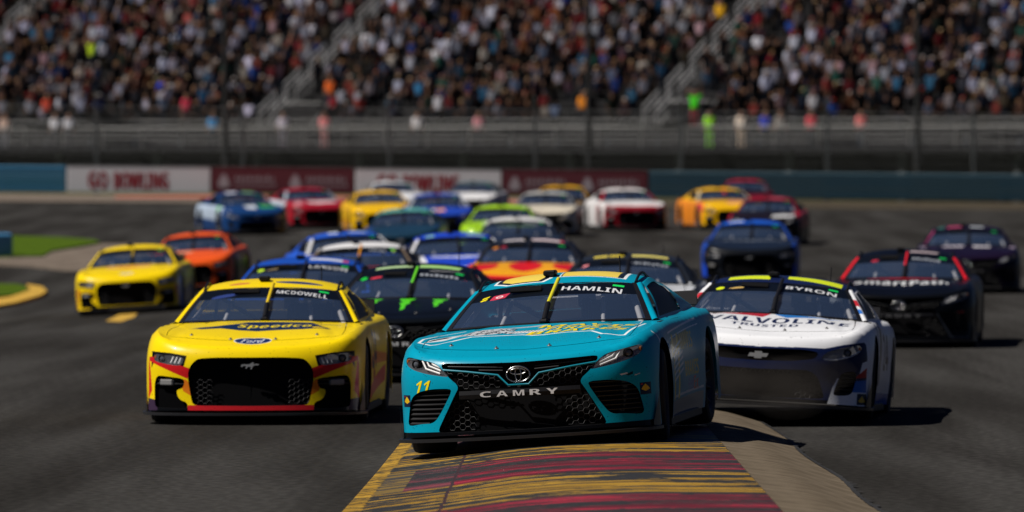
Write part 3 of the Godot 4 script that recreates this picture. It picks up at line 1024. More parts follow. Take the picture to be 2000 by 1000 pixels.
func car(d: Dictionary) -> Node3D:
	var t := thing("race_car", d.label, "race car", Vector3.ZERO, "stock cars in the racing pack")
	var kind: String = d.make
	var near: bool = d.get("near", false)
	var p := paint(d)
	part("front_bumper", S[kind + "_bumper"], p, t)
	part("hood", S.hood, p, t)
	part("roof", S.roof, p, t)
	part("rear_deck", S.deck, p, t)
	for sg in [1, -1]:
		part("side_panel", S["side_%d" % sg], p, t)
		part("fender", S["fender_%d" % sg], p, t)
		part("roof_pillar", S["pillar_%d" % sg], p, t)
		part("side_window", S["side_window_%d" % sg], M.side_glass, t)
		part("wheel_well", S["wheel_well_%d" % sg], M.black, t)
		part("roof_rail", S["roof_rail_%d" % sg], M.satin_black, t)
		part("splitter_fin", S["fin_%d" % sg], M.carbon, t)
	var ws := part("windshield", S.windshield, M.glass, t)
	part("banner", S.banner, p, ws)
	part("glass_edge", S.glass_edge, M.satin_black, ws)
	part("vent", S.vent, M.black, ws)
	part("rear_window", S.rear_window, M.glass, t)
	var g := part("grille", S[kind + "_grille"], M.black, t)
	part("grille_mesh", S[kind + "_mesh"], M.dark_metal, g).set_meta("kind", "stuff")
	if kind == "slim": part("upper_grille", S.slim_slot, M.black, t)
	var e := part("emblem", S["emblem_" + kind], M.emblem if kind != "wide" else M.chrome, g)
	var ey := 0.56 if kind == "wide" else 0.525 if kind == "oval" else 0.53
	e.position = Vector3(0, ey, face_z(0, ey) - (0.012 if kind == "wide" else 0.03))
	for sg in [1, -1]:
		var du := part("side_duct", S["%s_duct_%d" % [kind, sg]], M.black, t)
		for sl in S["%s_louvres_%d" % [kind, sg]]: part("louvre", sl, M.dark_metal, du)
		part("sill", S["skirt_%d" % sg], M.satin_black, t)
		var h := part("headlight", S["%s_housing_%d" % [kind, sg]], M.housing, t)
		part("projector", S["%s_projector_%d" % [kind, sg]], M.satin_black, h)
		part("lens", S["%s_lens_%d" % [kind, sg]], M.lens, h)
		part("light_bar", S["%s_light_bar_%d" % [kind, sg]], M.light_bar, h)
		part("side_marker", S["%s_marker_%d" % [kind, sg]], M.amber, h)
		part("headlight_cover", S["%s_cover_%d" % [kind, sg]], M.clear, h)
	part("splitter", S.splitter, M.carbon, t)
	part("spoiler", S.spoiler, M.satin_black, t)
	part("interior", S.interior, M.inside, t)
	part("roll_cage", S.cage, M.cage, t)
	part("seat", S.seat, M.seat, t)
	var wp := part("wiper", S.wiper_arm, M.satin_black, t)
	part("wiper_blade", S.wiper_blade, mat("wiper_paint", hex(d.wiper), 0.4) if d.has("wiper") else M.satin_black, wp)
	part("roof_camera", S.roof_camera, M.satin_black, t)
	part("antenna", S.antenna, M.satin_black, t)
	for w in [[0.815, -0.98, 1], [-0.815, -0.98, -1], [0.815, -3.774, 1], [-0.815, -3.774, -1]]:
		var wh := Node3D.new()
		wh.name = "wheel"
		t.add_child(wh, true)
		wh.position = Vector3(w[0], 0.352 - d.get("lift", 0.0), w[1])
		wh.rotation.y = 0.0 if w[2] > 0 else PI
		if w[1] > -2.0: wh.rotation.y += deg_to_rad(d.get("steer", 3.0))
		part("tyre", S.tyre, M.rubber, wh)
		part("rim", S.rim, M.rim, wh)
	if near:
		for q in [[0.13, 1.03, 0.14, 0.12], [0.33, 1.04, 0.17, 0.10]]:
			var hp := MB.new()
			hp.box(Vector3(q[0], q[1], -3.02), Vector3(q[2], q[3], 0.03), Basis(), 0.01)
			part("head_pad", hp.mesh(), M.pad, t)
		for px in [-0.56, -0.2, 0.2, 0.56]:
			var u: float = absf(px) / 0.9
			var q := hood_at(u, 0.155 + 0.1 * u * u)
			var pin := part("hood_pin", S.pin, M.pin_steel, t)
			pin.position = Vector3(px, q.y - 0.002, q.z)
			pin.rotation.z = PI / 2.0
	if kind == "wide":
		var bar := MB.new()
		for i in 24:
			var x0 := lerpf(-0.455, 0.455, i / 24.0)
			var x1 := lerpf(-0.455, 0.455, (i + 1) / 24.0)
			for r in [[0.395, 0.425, -0.004, 0.002], [0.425, 0.455, 0.002, -0.006]]:
				bar.quad(Vector3(x0, r[0], face_z(x0, 0.42) + r[2]), Vector3(x1, r[0], face_z(x1, 0.42) + r[2]), Vector3(x1, r[1], face_z(x1, 0.42) + r[3]), Vector3(x0, r[1], face_z(x0, 0.42) + r[3]), Vector3(0, 0, 1))
		var bb := part("bumper_bar", bar.mesh(), M.satin_black, g)
		var word := MB.new()
		var gl := letters("CAMRY")
		var tri: PackedVector2Array = gl[0]
		# widely spaced capitals along the bar
		var i := 0
		for ch in ["C", "A", "M", "R", "Y"]:
			var lt := letters(ch)
			var tv: PackedVector2Array = lt[0]
			var k0 := word.v.size()
			for q in tv:
				var x: float = -0.25 + i * 0.125 + (q.x / lt[1] - 0.5) * 0.085
				word.add(Vector3(x, 0.403 + q.y * 0.042, face_z(x, 0.42) + 0.005), Vector3(0, 0, 1))
			for r in range(0, tv.size(), 3): word.tri(k0 + r, k0 + r + 1, k0 + r + 2)
			i += 1
		part("lettering", word.mesh(), M.white_print if near else M.grey_print, bb)
		# the V of body-coloured trim round the emblem
		var v := MB.new()
		var pts := []
		for q in [[-0.575, 0.618], [-0.40, 0.598], [-0.155, 0.562], [-0.078, 0.484], [0.078, 0.484], [0.155, 0.562], [0.40, 0.598], [0.575, 0.618]]:
			pts.append(Vector3(q[0], q[1], face_z(q[0], q[1]) - 0.006))
		v.tube(pts, 0.0085, 6)
		part("grille_trim", v.mesh(), mat("trim_paint", hex(d.get("trim", "101214")), 0.35), g)
		if near:
			var slat := MB.new()
			for y in [0.628, 0.605]:
				for sg in [-1.0, 1.0]:
					var sp := []
					for k in 6:
						var x := lerpf(0.12, 0.54 if y > 0.61 else 0.30, k / 5.0)
						sp.append(Vector3(x * sg, y - 0.02 + 0.06 * x, face_z(x, y) - 0.03))
					slat.tube(sp, 0.006, 5)
			part("grille_slat", slat.mesh(), M.dark_metal, g)
	if kind == "oval":
		for sg in [-1.0, 1.0]:
			var fb := MB.new()
			fb.box(Vector3(0.75 * sg, 0.375, face_z(0.75, 0.375) - 0.035), Vector3(0.15, 0.055, 0.05), Basis(Vector3.UP, 0.62 * sg), 0.01)
			part("fog_light", fb.mesh(), M.fog_lamp, t)
	return t

func place(t: Node3D, cx: float, w: float, yaw: float, lift := 0.0) -> void:
	var dist := FOCAL * 1.53 / w
	var x := (cx - 1000.0) / FOCAL * dist
	var b := Basis(Vector3.UP, deg_to_rad(-yaw))
	var o := Vector3(x, 0, -dist) + b * Vector3(0, 0, 1.6)
	# stand on the ground under the four wheels
	var h := []
	for q in [[0.815, -0.98], [-0.815, -0.98], [0.815, -3.774], [-0.815, -3.774]]:
		var p := o + b * Vector3(q[0], 0, q[1])
		h.append(kerb_land(p.x, p.z))
	var front: float = (h[0] + h[1]) / 2.0
	var rear: float = (h[2] + h[3]) / 2.0
	var pitch := atan2(front - rear, 2.794)
	var roll := atan2((h[0] + h[2] - h[1] - h[3]) / 2.0, 1.63)
	t.basis = b * Basis(Vector3.RIGHT, -pitch) * Basis(Vector3.BACK, roll)
	var mid: float = (front + rear) / 2.0
	t.position = o + Vector3(0, mid, 0) + t.basis * Vector3(0, 0, -2.377) * -1.0 + b * Vector3(0, 0, -2.377)
	t.position.y = mid + lift + (t.basis * Vector3(0, 0, 2.377)).y

# height of the raised kerb above the road across its width
func kerb_height(x: float) -> float:
	var k := [[-0.98, 0.0], [-0.9, 0.015], [-0.6, 0.05], [-0.3, 0.09], [0.0, 0.135], [0.35, 0.165], [0.8, 0.18], [1.55, 0.175], [1.9, 0.12], [2.2, 0.03], [2.32, 0.0]]
	for i in k.size() - 1:
		if x >= k[i][0] and x < k[i + 1][0]: return lerpf(k[i][1], k[i + 1][1], (x - k[i][0]) / (k[i + 1][0] - k[i][0]))
	return 0.0

func kerb_land(x: float, z: float) -> float:
	var d := -z
	return land(x, z) + kerb_height(x) * smoothstep(58.0, 54.0, d)

func cars() -> void:
	var teal := "0598b6"
	var yel := "f2d21c"
	var list := []
	# ---- the four nearest
	var ops := []
	ops.append(["line", "f4f6f6", "T", 0.022, [-0.60, -1.42, -0.76, -1.22, -0.84, -0.90, -0.84, -0.68, -0.74, -0.58, -0.58, -0.64, -0.46, -0.82, -0.28, -0.84, -0.08, -0.88, 0.10, -0.82, 0.24, -0.84, 0.46, -0.80, 0.56, -0.62, 0.74, -0.56, 0.80, -1.34]])
	# grey bird: bill, body with scales, two wings
	ops.append(["T", "e8ebec", [-0.80, -0.68, -0.78, -0.84, -0.68, -1.04, -0.58, -1.14, -0.48, -1.04, -0.56, -0.92, -0.66, -0.78]])
	ops.append(["T", "1a1f24", [-0.79, -0.70, -0.76, -0.84, -0.68, -1.02, -0.63, -1.0, -0.72, -0.83]])
	ops.append(["T", "c9cdd0", [-0.64, -1.04, -0.48, -1.22, -0.30, -1.28, -0.16, -1.14, -0.24, -0.96, -0.42, -0.88, -0.56, -0.90]])
	ops.append(["T", "dfe2e4", [-0.26, -1.02, 0.0, -1.08, 0.16, -1.20, 0.12, -1.04, -0.04, -0.96, -0.20, -0.93]])
	ops.append(["T", "b4b9bd", [-0.36, -1.24, -0.08, -1.30, 0.06, -1.37, 0.02, -1.28, -0.16, -1.22]])
	var rng := RandomNumberGenerator.new()
	rng.seed = 5
	for i in 80:
		var x := rng.randf_range(-0.60, -0.18)
		var z := rng.randf_range(-1.22, -0.92)
		ops.append(["T", "22272b", [x, z, x + 0.024, z - 0.02, x + 0.03, z + 0.016]])
	for i in 13:
		var x := -0.22 + i * 0.028
		ops.append(["line", "4a5258", "T", 0.007, [x, -0.94 - i * 0.008, x + 0.03, -1.05 - i * 0.010]])
	for r in [["MAVIS", -1.25, 0.38, 0.74, 0.13], ["TIRES &", -1.095, 0.36, 0.62, 0.125], ["BRAKES", -0.94, 0.34, 0.76, 0.13]]:
		ops.append(["text", "12181c", "T", r[0], r[2] + 0.010, r[1] + 0.010, r[4], r[3], 0.25])
		ops.append(["text", "f8e008", "T", r[0], r[2], r[1], r[4], r[3], 0.25])
	# roof number
	ops.append(["T", "f4f6f6", [-0.52, -2.46, -0.40, -2.31, -0.10, -2.29, -0.05, -2.42, -0.05, -3.2, -0.52, -3.2]])
	ops.append(["T", "1a2430", [-0.495, -2.47, -0.385, -2.335, -0.12, -2.315, -0.075, -2.43, -0.075, -3.2, -0.495, -3.2]])
	ops.append(["T", "f3d75a", [-0.455, -2.49, -0.365, -2.37, -0.15, -2.35, -0.115, -2.46, -0.115, -3.2, -0.455, -3.2]])
	ops.append(["T", "f4f6f6", [0.0, -2.44, 0.53, -2.42, 0.53, -3.2, 0.0, -3.2]])
	ops.append(["T", "1a2430", [0.01, -2.46, 0.505, -2.44, 0.505, -3.2, 0.01, -3.2]])
	ops.append(["T", "f3d75a", [0.02, -2.47, 0.46, -2.45, 0.46, -3.2, 0.02, -3.2]])
	# banner marks
	ops.append(["T", "c43a50", [-0.47, -2.12, -0.34, -2.12, -0.37, -2.02, -0.50, -2.02]])
	ops.append(["oval", "f0e6e8", "T", -0.42, -2.07, 0.03, 0.026])
	ops.append(["oval", "c43a50", "T", -0.42, -2.07, 0.018, 0.014])
	for k in 3: ops.append(["T", "f2e21c", [-0.56 - k * 0.012, -2.13 + k * 0.045, -0.50 - k * 0.012, -2.145 + k * 0.045, -0.51 - k * 0.012, -2.115 + k * 0.045, -0.565 - k * 0.012, -2.10 + k * 0.045]])
	# nose
	ops.append(["text", "0c2a2e", "F", "11", -0.748, 0.495, 0.095, 0.115, 0.35])
	ops.append(["text", "f6dd14", "F", "11", -0.752, 0.498, 0.092, 0.108, 0.35])
	for sg in [-1.0, 1.0]:
		var x: float = 0.905 * sg if sg > 0 else -0.895
		ops.append(["F", "15203c", [x - 0.035, 0.35, x + 0.035, 0.35, x + 0.035, 0.44, x - 0.035, 0.44]])
		ops.append(["F", "e6b81e", [x - 0.026, 0.39, x, 0.375, x + 0.026, 0.39, x + 0.016, 0.41, x, 0.43, x - 0.016, 0.41]])
		ops.append(["F", "a82a30", [x - 0.03, 0.425, x - 0.012, 0.425, x - 0.02, 0.437]])
	ops.append(["F", "dfe8e8", [0.74, 0.515, 0.79, 0.525, 0.80, 0.515, 0.75, 0.505]])
	ops.append(["F", "123034", [0.78, 0.51, 0.83, 0.53, 0.83, 0.51, 0.80, 0.50]])
	ops.append(["F", "b9c8c9", [0.84, 0.505, 0.875, 0.515, 0.875, 0.505, 0.84, 0.495]])
	# sides
	ops.append(["S", "8f9694", [1.45, 0.0, 3.3, 0.0, 3.3, 0.26, 1.45, 0.24]])
	ops.append(["S", "d8dede", [1.5, 0.26, 3.3, 0.28, 3.3, 0.30, 1.5, 0.28]])
	ops.append(["S", "f4f6f6", [1.45, 0.76, 3.3, 0.82, 3.3, 0.835, 1.45, 0.775]])
	ops.append(["S", "f4f6f6", [1.5, 0.72, 3.3, 0.78, 3.3, 0.79, 1.5, 0.73]])
	ops.append(["S", "a8962c", [1.42, 0.58, 2.7, 0.66, 2.7, 0.76, 1.42, 0.70]])
	ops.append(["text", "f6dc14", "S", "11", 1.75, 0.50, 0.50, 0.60, 0.2])
	for k in 6: ops.append(["S", "dfe9ea", [1.6, 0.38 + k * 0.045, 2.3, 0.46 + k * 0.045, 2.3, 0.482 + k * 0.045, 1.6, 0.402 + k * 0.045]])
	ops.append(["text", "e4c820", "S", "MAVIS", 2.55, 0.68, 0.13, 0.7])
	ops.append(["text", "e4c820", "S", "BRAKES", 2.75, 0.46, 0.12, 0.7])
	ops.append(["text", "4a5aa8", "S", "Fed", 2.7, 0.34, 0.10, 0.28])
	ops.append(["text", "d8503c", "S", "Ex", 2.97, 0.34, 0.10, 0.22])
	ops.append(["line", "e8eeee", "S", 0.02, [0.78, 0.80, 0.84, 0.74, 0.80, 0.69]])
	list.append({"label": "teal stock car with yellow 11, two wheels up on the striped kerb", "make": "wide", "size": 2048, "near": true, "base": teal, "trim": "07869c", "wiper": "d8cf28", "driver": "HAMLIN", "ops": ops, "at": [1080.0, 390.0, 8.6], "steer": 5.0, "lift": 0.03})

	ops = []
	ops.append_array(pair("c81e22", [0.99, 0.60, 0.90, 0.55, 0.56, 0.41, 0.54, 0.50, 0.60, 0.52, 0.88, 0.60]))
	ops.append_array(pair("e07a1c", [0.57, 0.40, 0.64, 0.41, 0.60, 0.30, 0.53, 0.26, 0.51, 0.32]))
	ops.append_array(pair("d22a26", [1.0, 0.62, 0.93, 0.60, 0.90, 0.30, 0.95, 0.20, 1.0, 0.24]))
	ops.append(["F", "c4222a", [-0.56, 0.13, 0.56, 0.13, 0.56, 0.175, -0.56, 0.175]])
	ops.append_array(pair("3a2a40", [0.99, 0.24, 0.86, 0.22, 0.84, 0.13, 0.99, 0.12]))
	ops.append(["T", "142a52", [-0.42, -0.98, -0.26, -1.14, -0.12, -1.30, 0.46, -1.30, 0.56, -1.08, 0.66, -0.86, 0.40, -0.78, -0.16, -0.78, -0.34, -0.86, -0.50, -0.78, -0.62, -0.86]])
	ops.append(["text", "f4d81c", "T", "Speedco", 0.14, -1.02, 0.26, 0.66, 0.1])
	ops.append(["oval", "101a30", "T", 0.54, -0.92, 0.09, 0.10])
	ops.append(["oval", "e8c62a", "T", 0.54, -0.92, 0.06, 0.06])
	ops.append(["line", "142a52", "T", 0.03, [-0.3, -1.30, 0.4, -1.33, 0.7, -1.26]])
	ops.append(["oval", "e8ecf2", "T", 0.0, -0.31, 0.170, 0.115])
	ops.append(["oval", "1c2f66", "T", 0.0, -0.31, 0.160, 0.105])
	ops.append(["text", "eef0f4", "T", "Ford", 0.0, -0.31, 0.11, 0.20, 0.3, true])
	ops.append(["oval", "30407a", "T", -0.40, -2.07, 0.13, 0.045])
	ops.append(["oval", "2a3a70", "T", 0.25, -2.45, 0.22, 0.06])
	ops.append(["oval", "d88a40", "T", -0.3, -2.42, 0.10, 0.05])
	ops.append_array([["S", "d0302a", [0.55, 0.2, 1.4, 0.25, 3.3, 0.45, 3.3, 0.30, 1.5, 0.12, 0.55, 0.1]], ["S", "e2821e", [0.9, 0.45, 2.3, 0.60, 3.4, 0.55, 3.4, 0.48, 2.2, 0.48]]])
	for k in 3: ops.append(["oval", ["3a4a60", "28406a", "c23028"][k], "S", 1.7 + k * 0.25, 0.62 - k * 0.12, 0.12, 0.06])
	ops.append(["text", "28304a", "S", "34", 2.3, 0.62, 0.36, 0.5, 0.15])
	list.append({"label": "yellow stock car with red lower corners beside the teal car", "make": "oval", "size": 1024, "near": true, "base": "f6d60c", "wiper": "e0c020", "driver": "MCDOWELL", "ops": ops, "at": [518.0, 329.0, 2.5]})

	ops = []
	ops.append(["F", "eceef2", [-1.02, 0.98, 1.02, 0.98, 1.02, 0.55, 0.90, 0.68, 0.74, 0.65, 0.58, 0.61, 0.4, 0.61, 0.0, 0.60, -0.4, 0.61, -0.58, 0.61, -0.74, 0.65, -0.90, 0.68, -1.02, 0.55]])
	ops.append_array(pair("f0f2f4", [0.62, 0.12, 0.66, 0.28, 0.70, 0.36, 0.76, 0.33, 0.72, 0.24, 1.0, 0.26, 1.0, 0.12]))
	ops.append_array(pair("2a6ac0", [0.78, 0.24, 0.80, 0.33, 1.0, 0.36, 1.0, 0.24]))
	ops.append_array(pair("f0f2f4", [0.88, 0.40, 1.0, 0.48, 1.0, 0.55, 0.9, 0.5]))
	ops.append_array(pair("b8242c", [0.84, 0.36, 0.94, 0.46, 1.0, 0.46, 1.0, 0.38]))
	ops.append_array(pair("1c2a3a", [0.87, 0.13, 0.95, 0.13, 0.95, 0.23, 0.87, 0.23]))
	ops.append_array(pair("d8b030", [0.88, 0.16, 0.91, 0.15, 0.94, 0.16, 0.91, 0.21]))
	ops.append(["text", "142048", "T", "VALVOLINE", 0.10, -0.90, 0.36, 1.28])
	ops.append(["text", "142048", "T", "TRUSTED", 0.0, -0.58, 0.15, 0.60])
	ops.append(["T", "c0242e", [-0.58, -1.44, 0.0, -1.42, -0.06, -1.12]])
	ops.append(["T", "2f7fd0", [0.02, -1.42, 0.66, -1.46, 0.16, -1.12]])
	ops.append(["T", "e0f01e", [-0.48, -2.40, -0.10, -2.36, -0.10, -2.60, -0.48, -2.60]])
	ops.append(["T", "e0f01e", [0.06, -2.42, 0.56, -2.34, 0.56, -2.60, 0.06, -2.60]])
	ops.append(["oval", "d8e81e", "T", -0.53, -2.14, 0.04, 0.04])
	ops.append(["T", "c8a860", [-0.46, -2.10, -0.40, -2.12, -0.30, -2.12, -0.22, -2.10, -0.30, -2.07, -0.40, -2.07]])
	for sg in [-1.0, 1.0]:
		ops.append(["T", "c8303a", [0.70 * sg, -2.0, 0.76 * sg, -2.0, 0.72 * sg, -2.12, 0.66 * sg, -2.12]])
		ops.append(["T", "3a78d0", [0.76 * sg, -1.86, 0.80 * sg, -1.86, 0.77 * sg, -1.94, 0.72 * sg, -1.94]])
	ops.append_array([["S", "16224a", [1.3, 0.30, 1.8, 0.86, 1.95, 0.86, 1.5, 0.30]], ["S", "16224a", [1.8, 0.30, 2.3, 0.88, 2.6, 0.88, 2.1, 0.30]], ["S", "2a6ac0", [0.5, 0.12, 3.4, 0.12, 3.4, 0.22, 0.5, 0.24]]])
	ops.append(["text", "16224a", "S", "24", 2.9, 0.6, 0.34, 0.5])
	list.append({"label": "white stock car with a navy nose and navy roof right of the teal car", "make": "slim", "size": 1024, "near": true, "base": "eceef2", "front": "16224a", "roof": "16224a", "posts": "eceef2", "driver": "BYRON", "ops": ops, "at": [1500.0, 332.0, 6.5]})

	ops = []
	for q in [[-0.36, -0.10], [0.0, 0.10], [0.36, -0.02]]:
		var x: float = q[0]
		ops.append(["T", "58d822", [x - 0.08, -1.34, x + 0.10, -1.36, x + 0.08, -1.24, x + 0.05, -1.12, x + 0.07, -1.0, x + 0.03, -0.88, x + 0.04, -0.70 + q[1] * 0.6, x, -0.62 + q[1], x - 0.02, -0.86, x - 0.05, -0.98, x - 0.02, -1.1, x - 0.06, -1.2]])
	ops.append(["T", "b8d8a0", [-0.46, -2.38, -0.05, -2.38, -0.05, -2.5, -0.46, -2.5]])
	ops.append(["T", "a8d884", [0.03, -2.36, 0.47, -2.36, 0.50, -2.52, 0.03, -2.52]])
	ops.append(["oval", "22c040", "T", -0.56, -2.12, 0.04, 0.05])
	ops.append(["oval", "d03a4c", "T", -0.42, -2.08, 0.07, 0.035])
	list.append({"label": "black stock car with three green claw marks behind the teal car", "make": "wide", "size": 1024, "near": true, "base": "0d1116", "wiper": "6ee02c", "illegible": 8, "ops": ops, "at": [801.0, 272.0, 5.0]})

	# ---- the pack
	list.append({"label": "blue stock car showing only its roof and windshield behind the near yellow car", "make": "slim", "base": "1e4fb4", "driver": "LARSON", "at": [589.0, 245.0, 3.0],
		"ops": [["T", "d8dce8", [0.05, -2.42, 0.45, -2.40, 0.45, -2.55, 0.05, -2.55]], ["T", "c84a58", [0.45, -2.40, 0.52, -2.40, 0.52, -2.55, 0.45, -2.55]], ["oval", "b8e030", "T", -0.53, -2.13, 0.045, 0.05], ["T", "8a7a58", [-0.46, -2.10, -0.28, -2.12, -0.28, -2.06, -0.44, -2.06]]]})
	list.append({"label": "white hooded dark grey stock car with yellow roof blocks behind the teal car's roof", "make": "slim", "base": "252a32", "hood": "c9ccd2", "front": "c9ccd2", "illegible": 9, "at": [1221.0, 238.0, 4.0],
		"ops": [["T", "e0cc50", [-0.44, -2.38, -0.26, -2.36, -0.26, -2.50, -0.44, -2.50]], ["T", "d8c23c", [-0.24, -2.36, -0.05, -2.36, -0.05, -2.50, -0.24, -2.50]], ["T", "e0d270", [0.05, -2.36, 0.50, -2.38, 0.50, -2.52, 0.05, -2.50]], ["T", "e88a90", [-0.56, -2.14, -0.48, -2.16, -0.50, -2.08, -0.57, -2.06]], ["S", "d8dade", [1.2, 0.4, 4.5, 0.5, 4.5, 0.9, 1.2, 0.8]]]})
	ops = [["text", "e6e8ea", "T", "SmartPath", 0.0, -0.92, 0.42, 1.24], ["T", "a8202c", [-0.46, -1.40, 0.46, -1.42, 0.46, -1.30, -0.46, -1.28]], ["T", "b8a8ac", [0.05, -2.38, 0.40, -2.38, 0.44, -2.50, 0.05, -2.50]], ["oval", "b83040", "T", -0.40, -2.07, 0.05, 0.04],
		["line", "5a6068", "F", 0.014, [0.50, 0.45, 0.68, 0.15, 0.9, 0.14]], ["line", "5a6068", "F", 0.014, [-0.50, 0.45, -0.68, 0.15, -0.9, 0.14]], ["oval", "8a929a", "F", -0.86, 0.64, 0.08, 0.05], ["F", "98202a", [0.72, 0.47, 0.84, 0.49, 0.84, 0.46, 0.72, 0.44]]]
	list.append({"label": "black stock car with red windshield posts and white hood lettering", "make": "wide", "size": 1024, "base": "0b0d11", "posts": "d8202e", "wiper": "d8202e", "illegible": 7, "ops": ops, "at": [1765.0, 226.0, 6.0]})
	list.append({"label": "dark purple stock car at the far right edge of the pack", "make": "wide", "base": "1a1024", "at": [1890.0, 158.0, 4.0],
		"ops": [["T", "cfc8d4", [-0.50, -1.32, -0.06, -1.36, -0.10, -1.08, -0.46, -1.04]], ["T", "d8d4dc", [0.10, -1.34, 0.42, -1.30, 0.42, -1.0, 0.10, -1.04]], ["oval", "d4c4d8", "T", -0.86, -1.30, 0.08, 0.22], ["oval", "d4c4d8", "T", 0.86, -1.30, 0.08, 0.22], ["T", "b84a6a", [-0.40, -2.38, -0.10, -2.38, -0.14, -2.55, -0.36, -2.55]], ["T", "c4ccd0", [0.05, -2.38, 0.30, -2.38, 0.30, -2.5, 0.05, -2.5]], ["T", "3a7868", [-0.56, -2.45, -0.44, -2.40, -0.44, -2.6, -0.56, -2.6]], ["T", "a83a70", [-0.83, -1.72, -0.80, -1.84, -0.62, -2.42, -0.60, -2.34]]]})
	ops = [["T", "e89a70", [-0.45, -1.20, 0.40, -1.24, 0.40, -0.98, -0.40, -0.94]], ["T", "d8442c", [-0.20, -1.14, 0.15, -1.16, 0.15, -1.04, -0.20, -1.02]], ["oval", "d8d0b0", "T", 0.0, -0.36, 0.14, 0.08]]
	ops.append_array(pair("f0c818", [0.55, 0.3, 0.62, 0.5, 0.9, 0.5, 1.0, 0.1, 0.7, 0.1]))
	ops.append_array(pair("b02a24", [0.88, 0.48, 0.99, 0.52, 0.99, 0.15, 0.94, 0.15]))
	ops.append(["S", "20242c", [0.9, 0.12, 3.6, 0.12, 3.6, 0.5, 0.9, 0.34]])
	list.append({"label": "yellow stock car running alone on the left above the painted dash", "make": "oval", "size": 512, "base": "f4d20a", "wiper": "c8a818", "ops": ops, "at": [262.0, 160.0, 1.0]})
	list.append({"label": "orange stock car tucked behind the leftmost yellow car", "make": "oval", "base": "ea5a20", "at": [381.0, 138.0, 3.0],
		"ops": [["T", "f0a080", [-0.5, -1.3, 0.1, -1.34, 0.0, -1.0, -0.4, -0.9]], ["S", "5a2a24", [1.2, 0.2, 4, 0.2, 4, 0.6, 1.2, 0.6]]]})
	list.append({"label": "blue stock car with white windshield posts left of the pack's middle", "make": "oval", "base": "2a5ed0", "posts": "e8eaee", "front": "f0eee8", "at": [692.0, 157.0, -9.0],
		"ops": [["T", "dfe8f6", [-0.30, -2.5, 0.0, -2.45, -0.02, -2.75, -0.3, -2.8]], ["T", "c8d8f4", [0.1, -2.5, 0.45, -2.5, 0.4, -2.8, 0.1, -2.8]], ["T", "f4ead0", [-0.98, -0.3, -0.62, -0.3, -0.62, -1.0, -0.98, -1.2]], ["S", "cfe0f4", [0.9, 0.5, 2.0, 0.7, 2.0, 0.5, 0.9, 0.3]]]})
	list.append({"label": "dark stock car with a white roof and an orange wiper behind the blue roof", "make": "oval", "base": "1b1f26", "roof": "e4e4e6", "posts": "7a6a58", "wiper": "e89a20", "illegible": 5, "at": [703.0, 196.0, 2.0],
		"ops": [["oval", "b0d040", "T", 0.52, -2.14, 0.03, 0.04], ["T", "c83030", [0.0, -1.46, 0.5, -1.46, 0.4, -1.36, 0.0, -1.36]]]})
	list.append({"label": "blue and white stock car with white lettering on its hood in mid pack", "make": "oval", "base": "2348c8", "posts": "e8eaf0", "front": "eef0f4", "at": [897.0, 174.0, -4.0],
		"ops": [["T", "f0f2f8", [-0.98, 0.1, -0.60, 0.1, -0.60, -1.5, -0.98, -1.5]], ["T", "dfe4f4", [-0.5, -1.12, -0.40, -1.2, -0.30, -1.12, -0.22, -1.2, -0.14, -1.12, -0.05, -1.2, 0.05, -1.12, 0.14, -1.2, 0.25, -1.12, 0.36, -1.2, 0.46, -1.12, 0.46, -0.96, -0.5, -0.96]], ["T", "90c8b0", [-0.5, -2.36, -0.35, -2.36, -0.35, -2.5, -0.5, -2.5]], ["T", "a8d4c0", [0.2, -2.36, 0.5, -2.38, 0.5, -2.52, 0.2, -2.5]]]})
	ops = [["T", "f2a81a", [-1.0, 0.1, 1.0, 0.1, 1.0, -1.78, -1.0, -1.78]], ["oval", "dc1e24", "T", -0.66, -0.95, 0.24, 0.52], ["oval", "dc1e24", "T", 0.0, -0.95, 0.26, 0.52], ["oval", "dc1e24", "T", 0.66, -0.95, 0.24, 0.52], ["T", "d8d0d4", [-0.42, -2.40, -0.08, -2.38, -0.08, -2.52, -0.42, -2.52]], ["T", "e8d4d8", [0.02, -2.38, 0.46, -2.38, 0.46, -2.54, 0.02, -2.52]], ["T", "d84a58", [0.46, -2.38, 0.52, -2.40, 0.52, -2.54, 0.46, -2.54]], ["oval", "c87a28", "T", -0.53, -2.12, 0.05, 0.05], ["oval", "a82a34", "T", -0.40, -2.10, 0.05, 0.04]]
	list.append({"label": "dark stock car with a red and yellow rounded pattern on its hood", "make": "wide", "base": "23262e", "front": "d8242a", "ops": ops, "at": [1031.0, 192.0, 3.0]})
	list.append({"label": "stock car with a white roof directly behind the red and yellow hood", "make": "slim", "base": "28344a", "roof": "dcdcdc", "illegible": 6, "at": [1010.0, 141.0, 2.0], "ops": [["S", "4a62a8", [1, 0.3, 4, 0.3, 4, 0.8, 1, 0.8]]]})
	list.append({"label": "stock car with a lime green roof and posts in mid pack", "make": "slim", "base": "9ccc22", "roof": "a6d626", "at": [980.0, 122.0, 2.0], "ops": [["T", "c8e8a0", [-0.5, -1.0, 0.5, -1.0, 0.4, -0.5, -0.4, -0.5]]]})
	list.append({"label": "beige hooded stock car with a grey roof right of the lime car", "make": "wide", "base": "d4cbb8", "roof": "b8bab8", "posts": "8a9098", "at": [1064.0, 105.0, 3.0], "ops": [["S", "505860", [0.8, 0.15, 4.5, 0.15, 4.5, 0.6, 0.8, 0.5]]]})
	list.append({"label": "stock car with a yellow roof and black hood far back in the pack", "make": "slim", "base": "17191e", "roof": "dca418", "posts": "d09a18", "at": [1097.0, 95.0, 3.0], "ops": [["T", "c8961c", [-0.8, -0.34, 0.8, -0.34, 0.8, -0.2, -0.8, -0.2]], ["T", "2a2410", [-0.2, -2.5, 0.1, -2.5, 0.1, -2.8, -0.2, -2.8]]]})
